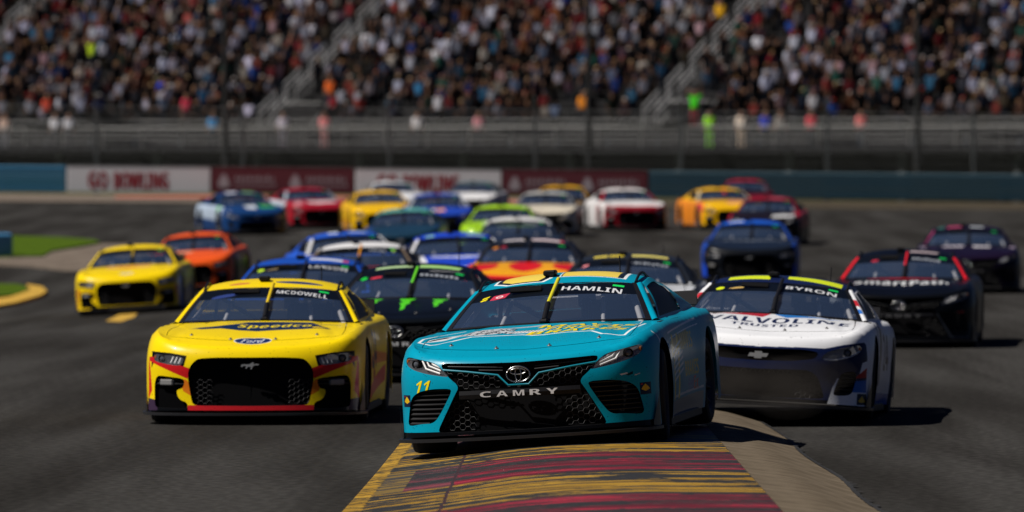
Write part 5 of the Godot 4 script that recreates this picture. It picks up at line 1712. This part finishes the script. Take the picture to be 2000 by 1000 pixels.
# one continuous surface round a skeleton; returns a MB per zone: 0 skin, 1 shirt, 2 trousers, 3 hair or cap
func figure(bones: Array, cell: float) -> Array:
	var lo := Vector3(1e9, 1e9, 1e9)
	var hi := -lo
	for b in bones:
		for k in 2:
			var r: Vector3 = Vector3.ONE * (b[2 + k] + cell * 2.0)
			lo = lo.min(b[k] - r); hi = hi.max(b[k] + r)
	var n := Vector3i(((hi - lo) / cell).ceil()) + Vector3i.ONE
	var f := PackedFloat32Array()
	f.resize(n.x * n.y * n.z)
	for z in n.z:
		for y in n.y:
			for x in n.x:
				var p := lo + Vector3(x, y, z) * cell
				var d := 1e9
				for b in bones:
					var e := nearest(p, b)
					if e > d + 0.2: continue
					var h := maxf(0.04 - absf(d - e), 0.0) / 0.04
					d = minf(d, e) - h * h * 0.01
				f[x + n.x * (y + n.y * z)] = d
	var id := {}
	var verts := PackedVector3Array()
	for z in n.z - 1:
		for y in n.y - 1:
			for x in n.x - 1:
				var base := x + n.x * (y + n.y * z)
				var sum := Vector3.ZERO
				var cnt := 0
				for e in 12:
					var a: Vector3i
					var b: Vector3i
					if e < 4: a = Vector3i(0, e & 1, e >> 1); b = Vector3i(1, e & 1, e >> 1)
					elif e < 8: a = Vector3i(e & 1, 0, (e >> 1) & 1); b = Vector3i(e & 1, 1, (e >> 1) & 1)
					else: a = Vector3i(e & 1, (e >> 1) & 1, 0); b = Vector3i(e & 1, (e >> 1) & 1, 1)
					var fa := f[base + a.x + n.x * (a.y + n.y * a.z)]
					var fb := f[base + b.x + n.x * (b.y + n.y * b.z)]
					if (fa < 0.0) != (fb < 0.0):
						sum += Vector3(a).lerp(Vector3(b), fa / (fa - fb)); cnt += 1
				if cnt:
					id[base] = verts.size()
					verts.append(lo + (Vector3(x, y, z) + sum / cnt) * cell)
	var norm := PackedVector3Array()
	for p in verts:
		var g := (p - lo) / cell
		var i := Vector3i(g).clamp(Vector3i.ONE, n - Vector3i(3, 3, 3))
		var c := i.x + n.x * (i.y + n.y * i.z)
		norm.append(Vector3(f[c + 2] - f[c - 1], f[c + 2 * n.x] - f[c - n.x], f[c + 2 * n.x * n.y] - f[c - n.x * n.y]).normalized())
	var zones := [MB.new(), MB.new(), MB.new(), MB.new()]
	var seen := [{}, {}, {}, {}]
	for z in range(1, n.z - 1):
		for y in range(1, n.y - 1):
			for x in range(1, n.x - 1):
				var c := x + n.x * (y + n.y * z)
				for ax in 3:
					var st: int = [1, n.x, n.x * n.y][ax]
					if (f[c] < 0.0) == (f[c + st] < 0.0): continue
					var s1: int = [n.x, n.x * n.y, 1][ax]
					var s2: int = [n.x * n.y, 1, n.x][ax]
					var q := [c, c - s1, c - s1 - s2, c - s2]
					var ok := true
					for k in q:
						if not id.has(k): ok = false
					if not ok: continue
					var mid := (verts[id[q[0]]] + verts[id[q[2]]]) / 2.0
					var best := 1e9
					var zone := 1
					for b in bones:
						var e := nearest(mid, b)
						if e < best: best = e; zone = b[4]
					var mb: MB = zones[zone]
					var w := []
					for k in q:
						var i: int = id[k]
						if not seen[zone].has(i): seen[zone][i] = mb.add(verts[i], norm[i])
						w.append(seen[zone][i])
					mb.tri(w[0], w[1], w[2]); mb.tri(w[0], w[2], w[3])
	return zones

func skeleton(pose: String) -> Array:
	var b := []
	var hip := 0.92
	var back := 0.0
	if pose == "seated": hip = 0.50
	var sh := hip + 0.50
	for s in [-1.0, 1.0]:
		if pose == "seated":
			b.append([Vector3(0.09 * s, hip, 0), Vector3(0.12 * s, hip + 0.02, 0.42), 0.085, 0.065, 2])
			b.append([Vector3(0.12 * s, hip, 0.44), Vector3(0.12 * s, 0.08, 0.46), 0.06, 0.045, 2])
			b.append([Vector3(0.12 * s, 0.05, 0.44), Vector3(0.13 * s, 0.04, 0.60), 0.045, 0.04, 2])
		else:
			b.append([Vector3(0.09 * s, hip, 0), Vector3(0.11 * s, 0.5, 0.02), 0.09, 0.065, 2])
			b.append([Vector3(0.11 * s, 0.5, 0.02), Vector3(0.12 * s, 0.09, 0.0), 0.062, 0.045, 2])
			b.append([Vector3(0.12 * s, 0.05, -0.02), Vector3(0.13 * s, 0.04, 0.15), 0.045, 0.04, 2])
		b.append([Vector3(0.07 * s, hip + 0.03, 0), Vector3(0.12 * s, sh - 0.03, 0), 0.115, 0.105, 1])
		b.append([Vector3(0.10 * s, sh + 0.0, 0), Vector3(0.19 * s, sh - 0.02, 0), 0.08, 0.065, 1])
		if pose == "raised" :
			b.append([Vector3(0.20 * s, sh - 0.02, 0), Vector3(0.34 * s, sh + 0.12, 0.05), 0.055, 0.045, 1])
			b.append([Vector3(0.34 * s, sh + 0.12, 0.05), Vector3(0.30 * s, sh + 0.38, 0.08), 0.042, 0.035, 0])
			b.append([Vector3(0.30 * s, sh + 0.38, 0.08), Vector3(0.29 * s, sh + 0.47, 0.09), 0.042, 0.03, 0])
		elif pose == "seated":
			b.append([Vector3(0.21 * s, sh - 0.03, 0), Vector3(0.26 * s, sh - 0.28, 0.05), 0.055, 0.045, 1])
			b.append([Vector3(0.26 * s, sh - 0.28, 0.05), Vector3(0.14 * s, sh - 0.36, 0.28), 0.042, 0.035, 0])
		else:
			b.append([Vector3(0.21 * s, sh - 0.03, 0), Vector3(0.26 * s, sh - 0.30, -0.01), 0.055, 0.045, 1])
			b.append([Vector3(0.26 * s, sh - 0.30, -0.01), Vector3(0.26 * s, sh - 0.54, 0.07), 0.042, 0.034, 0])
			b.append([Vector3(0.26 * s, sh - 0.54, 0.07), Vector3(0.25 * s, sh - 0.64, 0.10), 0.042, 0.03, 0])
	b.append([Vector3(0, sh + 0.02, 0), Vector3(0, sh + 0.14, 0.02), 0.06, 0.055, 0])
	b.append([Vector3(0, sh + 0.19, 0.03), Vector3(0, sh + 0.24, 0.025), 0.085, 0.09, 0])
	b.append([Vector3(0, sh + 0.27, -0.012), Vector3(0, sh + 0.22, -0.03), 0.098, 0.092, 3])
	b.append([Vector3(0, sh + 0.20, 0.11), Vector3(0, sh + 0.18, 0.125), 0.016, 0.018, 0])
	return b

const SHIRTS := ["0c0d10", "101216", "16181e", "0e1018", "141a28", "1c1416", "101014", "1a1a20", "22242a", "14161c", "2a1418", "0e1420", "181820", "121418", "20242c", "1a1c20", "2c2f36", "3a2226", "24304a", "1c2638", "0c0c10", "14141a",
	"d8daf0", "c8cce8", "e8e8f4", "b8bce0", "c8c4e0", "9aa0b0", "b8bcd0", "a8a4bc", "8a8ca0", "6a6e80", "7a1c26", "8a2430", "983430", "1f3580", "2a4ca4", "3a7fb4", "24486a", "22302a", "2a5a50", "7a4428", "b0a8a0", "b08a96", "503848", "4a4238", "6a4a40", "5a6a8a", "888088", "c8c8d8", "3a3c48", "a84a48", "16161c", "0e0e12", "101018", "b4b8c8"]
const STAND_D := 300.0

func people() -> Dictionary:
	var r := {}
	for pose in ["standing", "raised", "seated"]:
		r[pose] = figure(skeleton(pose), 0.052)
	return r

func stand() -> void:
	var st := thing("grandstand", "long grandstand of benches packed with spectators", "grandstand", Vector3(0, 0, -STAND_D))
	st.rotation.y = deg_to_rad(-30.0)
	grained("stand_concrete", lin(0.022, 0.022, 0.024), lin(0.042, 0.042, 0.044), 0.04, 3.0)
	grained("stand_wall", lin(0.018, 0.018, 0.019), lin(0.038, 0.038, 0.04), 0.04, 4.0)
	mat("bench", lin(0.035, 0.035, 0.037), 0.5, 0.3)
	mat("stair_rail", lin(0.5, 0.5, 0.51), 0.5, 0.1)
	mat("stair", lin(0.026, 0.026, 0.028), 0.8)
	mat("handrail", lin(0.22, 0.22, 0.22), 0.5, 0.4)
	var rows := 24
	var half := 62.0
	var base := 3.2
	var step := MB.new()
	step.box(Vector3(0, -0.25, -0.4), Vector3(half * 2, 0.5, 0.8))
	var sm := step.mesh()
	var plank := MB.new()
	plank.box(Vector3(0, 0.42, -0.52), Vector3(21.4, 0.05, 0.28), Basis(), 0.01)
	for i in 6: plank.box(Vector3(-10 + i * 4.0, 0.2, -0.55), Vector3(0.06, 0.4, 0.2))
	var pl := plank.mesh()
	var aisles := [-59.8, -37.7, -15.6, 6.5, 28.6, 50.7]
	for i in rows:
		var o := part("terrace_step", sm, M.stand_concrete, st)
		o.position = Vector3(0, base + i * 0.42, -2.0 - i * 0.8)
		for a in aisles:
			if a > 45: continue
			var b := part("bench", pl, M.bench, st)
			b.position = Vector3(a + 11.05, base + i * 0.42, -2.0 - i * 0.8)
	# walkway, its edge beam and the wall behind it
	var mb := MB.new()
	mb.box(Vector3(0, 2.12, -1.0), Vector3(half * 2, 0.16, 2.0))
	part("walkway", mb.mesh(), M.stand_concrete, st)
	mb = MB.new()
	mb.box(Vector3(0, 2.08, 0.06), Vector3(half * 2, 0.26, 0.12))
	part("edge_beam", mb.mesh(), M.stand_concrete, st)
	var panel := MB.new()
	panel.box(Vector3(0, 2.69, -1.97), Vector3(2.7, 0.96, 0.06), Basis(), 0.015)
	var pmesh := panel.mesh()
	var x := -half + 1.4
	var kk := 0
	while x < half:
		var o := part("wall_panel", pmesh, M.stand_wall if (kk * 7) % 5 < 3 else M.stand_concrete, st)
		o.position.x = x
		x += 2.76
		kk += 1
	# black sheet standing in for the shade under the walkway
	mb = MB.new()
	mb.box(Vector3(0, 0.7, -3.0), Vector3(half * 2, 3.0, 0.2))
	part("shade_sheet", mb.mesh(), M.pole_black, st)
	var col := MB.new()
	col.box(Vector3(0, 0.8, -0.5), Vector3(0.35, 2.5, 0.35), Basis(), 0.02)
	var cm := col.mesh()
	for i in 20:
		var o := part("column", cm, M.post_grey, st)
		o.position.x = -57.0 + i * 6.0
	# front railing
	for k in 4:
		mb = MB.new()
		mb.tube([Vector3(-half, 2.45 + k * 0.25, 0.02), Vector3(half, 2.45 + k * 0.25, 0.02)], 0.05 if k == 3 else 0.016, 6)
		part("front_rail", mb.mesh(), M.handrail, st)
	mb = MB.new()
	mb.tube([Vector3(-half, 3.55, -1.95), Vector3(half, 3.55, -1.95)], 0.028, 6)
	part("front_rail", mb.mesh(), M.handrail, st)
	var rp := MB.new()
	rp.tube([Vector3(0, 2.2, 0.02), Vector3(0, 3.22, 0.02)], 0.03, 6)
	var rpm := rp.mesh()
	for i in 50:
		var o := part("rail_post", rpm, M.handrail, st)
		o.position.x = -60.0 + i * 2.4
	# aisles: stair treads, handrails in short lengths, an entrance box at the foot
	var tread := MB.new()
	for h in 2: tread.box(Vector3(0, 0.105 + h * 0.21 - 0.105, -0.2 - h * 0.4), Vector3(1.5, 0.21, 0.4), Basis(), 0.01)
	var tm := tread.mesh()
	var hr := MB.new()
	for s in 4:
		hr.tube([Vector3(-0.36 + (s % 2) * 0.72, 0.62 + (s >> 1) * 0.36, 0.0), Vector3(-0.36 + (s % 2) * 0.72, 0.62 + (s >> 1) * 0.36 + 2 * 0.42, -1.6)], 0.032, 5)
	for e in 2:
		for sx in [-0.36, 0.36]: hr.tube([Vector3(sx, e * 0.84, -e * 1.6), Vector3(sx, 0.98 + e * 0.84, -e * 1.6)], 0.02, 5)
	var hm := hr.mesh()
	for a in aisles:
		for i in rows:
			var o := part("stair_tread", tm, M.stair, st)
			o.position = Vector3(a, base + i * 0.42 + 0.002, -2.0 - i * 0.8)
		for i in 8:
			var o := part("handrail", hm, M.stair_rail, st)
			o.position = Vector3(a, base + i * 3 * 0.42, -2.1 - i * 3 * 0.8)
	for a in [-15.6, 6.5, 28.6]:
		mb = MB.new()
		mb.box(Vector3(a + 1.9, 3.75, -2.6), Vector3(2.1, 1.15, 0.12), Basis(), 0.02)
		mb.box(Vector3(a + 0.9, 3.75, -3.3), Vector3(0.12, 1.15, 1.5))
		mb.box(Vector3(a + 2.9, 3.75, -3.3), Vector3(0.12, 1.15, 1.5))
		part("entrance_box", mb.mesh(), M.stand_wall, st)
		mb = MB.new()
		for sx in [0.8, 3.0]: mb.tube([Vector3(a + sx, 3.3, -1.7), Vector3(a + sx, 4.6, -3.6)], 0.05, 5)
		mb.tube([Vector3(a + 0.8, 4.45, -2.7), Vector3(a + 3.0, 4.45, -2.7)], 0.04, 5)
		part("entrance_rail", mb.mesh(), M.handrail, st)
	crowd(st, aisles, rows, base)

func crowd(st: Node3D, aisles: Array, rows: int, base: float) -> void:
	var figs := people()
	var rng := RandomNumberGenerator.new()
	rng.seed = 21
	var where := {"standing": [], "raised": [], "seated": []}
	var cloud := FastNoiseLite.new()
	cloud.seed = 2; cloud.frequency = 0.12
	for i in rows - 1:
		var x := -61.0
		while x < 60.0:
			x += rng.randf_range(0.48, 0.62)
			var blocked := false
			for a in aisles:
				if absf(x - a) < 0.95 or (i < 4 and x > a + 0.6 and x < a + 3.3 and a in [-15.6, 6.5, 28.6]): blocked = true
			if blocked or rng.randf() < 0.17 + 0.5 * maxf(0.0, cloud.get_noise_2d(x, i * 2.0) * 2.0): continue
			var pose := "seated" if rng.randf() < 0.48 else "raised" if rng.randf() < 0.07 else "standing"
			var b := Basis(Vector3.UP, rng.randf_range(-0.5, 0.5) + 0.35).scaled(Vector3.ONE * rng.randf_range(0.9, 1.06))
			var z := -2.0 - i * 0.8 - (0.5 if pose == "seated" else rng.randf_range(0.12, 0.3))
			where[pose].append(Transform3D(b, Vector3(x, base + i * 0.42 + 0.01, z)))
	var mass := Node3D.new()
	mass.name = "crowd"
	add_child(mass)
	mass.transform = st.transform
	mass.set_meta("kind", "stuff")
	mass.set_meta("label", "dense crowd of spectators in coloured shirts filling the grandstand")
	mass.set_meta("category", "crowd")
	var skins := ["80604f", "6e5244", "785a4a", "50382c", "32221a", "8a6a5a"]
	var hairs := ["1c1612", "2a2018", "4a3420", "141418", "8a6a40", "b8b8b8", "20305a", "8a1c22", "101010", "b8a078"]
	var legs := ["0c1018", "10141e", "161c28", "0c0c0e", "241f1a", "3a3328", "1c2230", "08090c"]
	var mt := mat("cloth", Color.WHITE, 0.9)
	mt.metallic_specular = 0.1
	mt.vertex_color_use_as_albedo = true
	for pose in where:
		var t: Array = where[pose]
		for zone in 4:
			var mm := MultiMesh.new()
			mm.transform_format = MultiMesh.TRANSFORM_3D
			mm.use_colors = true
			mm.mesh = figs[pose][zone].mesh()
			mm.instance_count = t.size()
			for i in t.size():
				mm.set_instance_transform(i, t[i])
				var src: Array = [skins, SHIRTS, legs, hairs][zone]
				var c := hex(src[rng.randi() % src.size()])
				if zone == 1: c = c.lerp(Color(c.v, c.v, c.v), rng.randf_range(0.0, 0.2)) * rng.randf_range(0.5, 0.95)
				mm.set_instance_color(i, c.srgb_to_linear())
			var o := MultiMeshInstance3D.new()
			o.name = ["skin", "shirts", "trousers", "hair"][zone]
			o.multimesh = mm
			o.material_override = mt
			mass.add_child(o, true)
	# people who stand out: on the walkway and in the front rows
	var single := [
		[1585, 0, "standing", "d84a58", "2a2e38", "person in a pink shirt standing at the front railing"],
		[1682, 0, "standing", "e07a78", "3a3f4a", "person in a salmon top at the railing right of the pink shirt"],
		[1357, 1, "raised", "4cf01c", "a03038", "person in a bright green shirt and red shorts by the stairs"],
		[1386, 0, "standing", "9ae81c", "8ae020", "person dressed all in lime beside the bright green shirt"],
		[1448, 0, "standing", "e8d8c8", "e0c8b0", "person in pale clothes low on the walkway, right of the lime one"],
		[1495, 0, "standing", "2a3ec0", "20242c", "person in a blue shirt on the walkway"],
		[1525, 0, "standing", "8a8480", "3a3a40", "person in a grey shirt between the blue and pink ones"],
		[1140, 1, "standing", "f09018", "20242c", "person in an amber shirt next to the dark pole"],
		[646, 3, "standing", "f06a18", "2a3450", "person in a vivid orange shirt above the entrance box"],
		[634, 0, "standing", "e88a8c", "e0a0a0", "person in a salmon shirt at the railing below the orange shirt"],
		[553, 0, "standing", "c8c0d0", "8a8494", "person in white on the walkway before the entrance box"],
		[365, 1, "standing", "c02848", "3a1c28", "person in a crimson shirt in the front row"],
		[416, 0, "standing", "3a8cc8", "2a3038", "person in a sky blue shirt at the railing"],
		[318, 3, "standing", "2a4cd8", "202838", "person in a royal blue shirt left of the middle"],
		[93, 1, "standing", "c83a1c", "2a2a30", "person in a rust red shirt near the left edge"],
		[10, 0, "standing", "d8b8a8", "8a8a94", "person in a beige shirt at the railing at the left edge"],
		[108, 0, "standing", "dcdce4", "3a3a44", "person in a white shirt at the railing near the left edge"],
		[135, 0, "standing", "d0d0da", "3a3a44", "person in a light grey shirt at the railing near the left edge"],
		[180, 8, "raised", "c8e81c", "303038", "person in a neon yellow shirt high in the left block"],
		[815, 0, "standing", "d8d4d8", "303038", "person in a white shirt at the railing in the middle"],
		[1408, 12, "standing", "f0b40c", "202028", "person in a golden yellow shirt high beside the stairs"],
		[935, 0, "standing", "d08a94", "2a2a32", "person in a rose shirt at the railing in the middle"]]
	for s in single:
		var row: int = s[1]
		var lx: float = (s[0] - 1000.0) / 40.0 / 0.866
		# walk along the row until the place is in line with that column of the photograph
		for it in 12:
			var lz := -0.7 if row == 0 else -2.25 - (row - 1) * 0.8
			var w: Vector3 = st.transform * Vector3(lx, 0, lz)
			lx += ((s[0] - 1000.0) / FOCAL * -w.z - w.x) / 0.9
		var local := Vector3(lx, 2.205 if row == 0 else base + (row - 1) * 0.42 + 0.01, -0.7 if row == 0 else -2.22 - (row - 1) * 0.8)
		var m := ArrayMesh.new()
		for zone in 4:
			var one: ArrayMesh = figs[s[2]][zone].mesh()
			m.add_surface_from_arrays(Mesh.PRIMITIVE_TRIANGLES, one.surface_get_arrays(0))
		for zone in 4:
			var cc: Color = [hex("9a7058"), hex(s[3]), hex(s[4]), hex("2a2018")][zone]
			m.surface_set_material(zone, mat("cloth_%s_%d" % [s[3], zone], cc, 0.85))
		var o := MeshInstance3D.new()
		o.name = numbered("person")
		o.mesh = m
		add_child(o)
		o.transform = st.transform * Transform3D(Basis(Vector3.UP, 0.4), local)
		o.set_meta("label", s[5])
		o.set_meta("category", "person")
		o.set_meta("group", "spectators at the front of the stand")

func _ready() -> void:
	# camera
	var cam := Camera3D.new()
	cam.name = "camera"
	add_child(cam)
	cam.position = Vector3(0, EYE, 0)
	cam.rotation_degrees.x = -rad_to_deg(atan(200.0 / FOCAL))
	var ca := CameraAttributesPhysical.new()
	ca.frustum_focal_length = 24.0 * FOCAL / 1000.0
	ca.frustum_near = 1.0
	ca.frustum_far = 4000.0
	ca.frustum_focus_distance = 45.2
	ca.exposure_aperture = 4.0
	cam.attributes = ca
	cam.fov = rad_to_deg(2.0 * atan(500.0 / FOCAL))
	cam.near = 1.0
	cam.far = 4000.0
	cam.current = true
	# sky and sun
	var env := Environment.new()
	env.background_mode = Environment.BG_SKY
	var sm := ProceduralSkyMaterial.new()
	sm.sky_top_color = Color(0.13, 0.29, 0.62)
	sm.sky_horizon_color = Color(0.55, 0.65, 0.78)
	sm.sky_curve = 0.12
	sm.ground_bottom_color = Color(0.10, 0.10, 0.09)
	sm.ground_horizon_color = Color(0.30, 0.30, 0.28)
	sm.sky_energy_multiplier = 0.42
	var sky := Sky.new()
	sky.sky_material = sm
	env.sky = sky
	env.tonemap_mode = Environment.TONE_MAPPER_LINEAR
	env.tonemap_exposure = 1.0
	env.sdfgi_enabled = true
	env.ssao_enabled = true
	env.ssil_enabled = true
	var we := WorldEnvironment.new()
	we.name = "environment"
	we.environment = env
	add_child(we)
	var sun := DirectionalLight3D.new()
	sun.name = "sun"
	sun.light_energy = 1.55
	sun.light_color = Color(1.0, 0.975, 0.94)
	sun.light_angular_distance = 0.5
	sun.shadow_enabled = true
	add_child(sun)
	sun.look_at_from_position(Vector3(-1.0, 1.35, 0.24), Vector3.ZERO, Vector3.UP)
	materials()
	grounds()
	barriers()
	stand()
	car_meshes()
	cars()
	# dust thrown up behind the teal car's rear wheel
	env.volumetric_fog_enabled = true
	env.volumetric_fog_density = 0.0
	var dust := Node3D.new()
	dust.name = "dust"
	add_child(dust)
	dust.position = Vector3(1.8, -0.25, -51.8)
	dust.set_meta("kind", "stuff")
	dust.set_meta("label", "thin grey dust between the teal and the white car")
	dust.set_meta("category", "dust")
	var fm := FogMaterial.new()
	fm.density = 0.08
	fm.albedo = Color(0.40, 0.38, 0.36)
	var rng := RandomNumberGenerator.new()
	rng.seed = 31
	for i in 16:
		var puff := FogVolume.new()
		puff.name = "puff"
		puff.shape = RenderingServer.FOG_VOLUME_SHAPE_ELLIPSOID
		var k := rng.randf_range(0.3, 0.9)
		puff.size = Vector3(k * 1.3, k * 0.55, k * 2.2)
		puff.position = Vector3(rng.randf_range(-0.6, 0.7), k * 0.25 + rng.randf_range(-0.08, 0.22), rng.randf_range(-1.4, 1.2))
		puff.material = fm
		dust.add_child(puff, true)
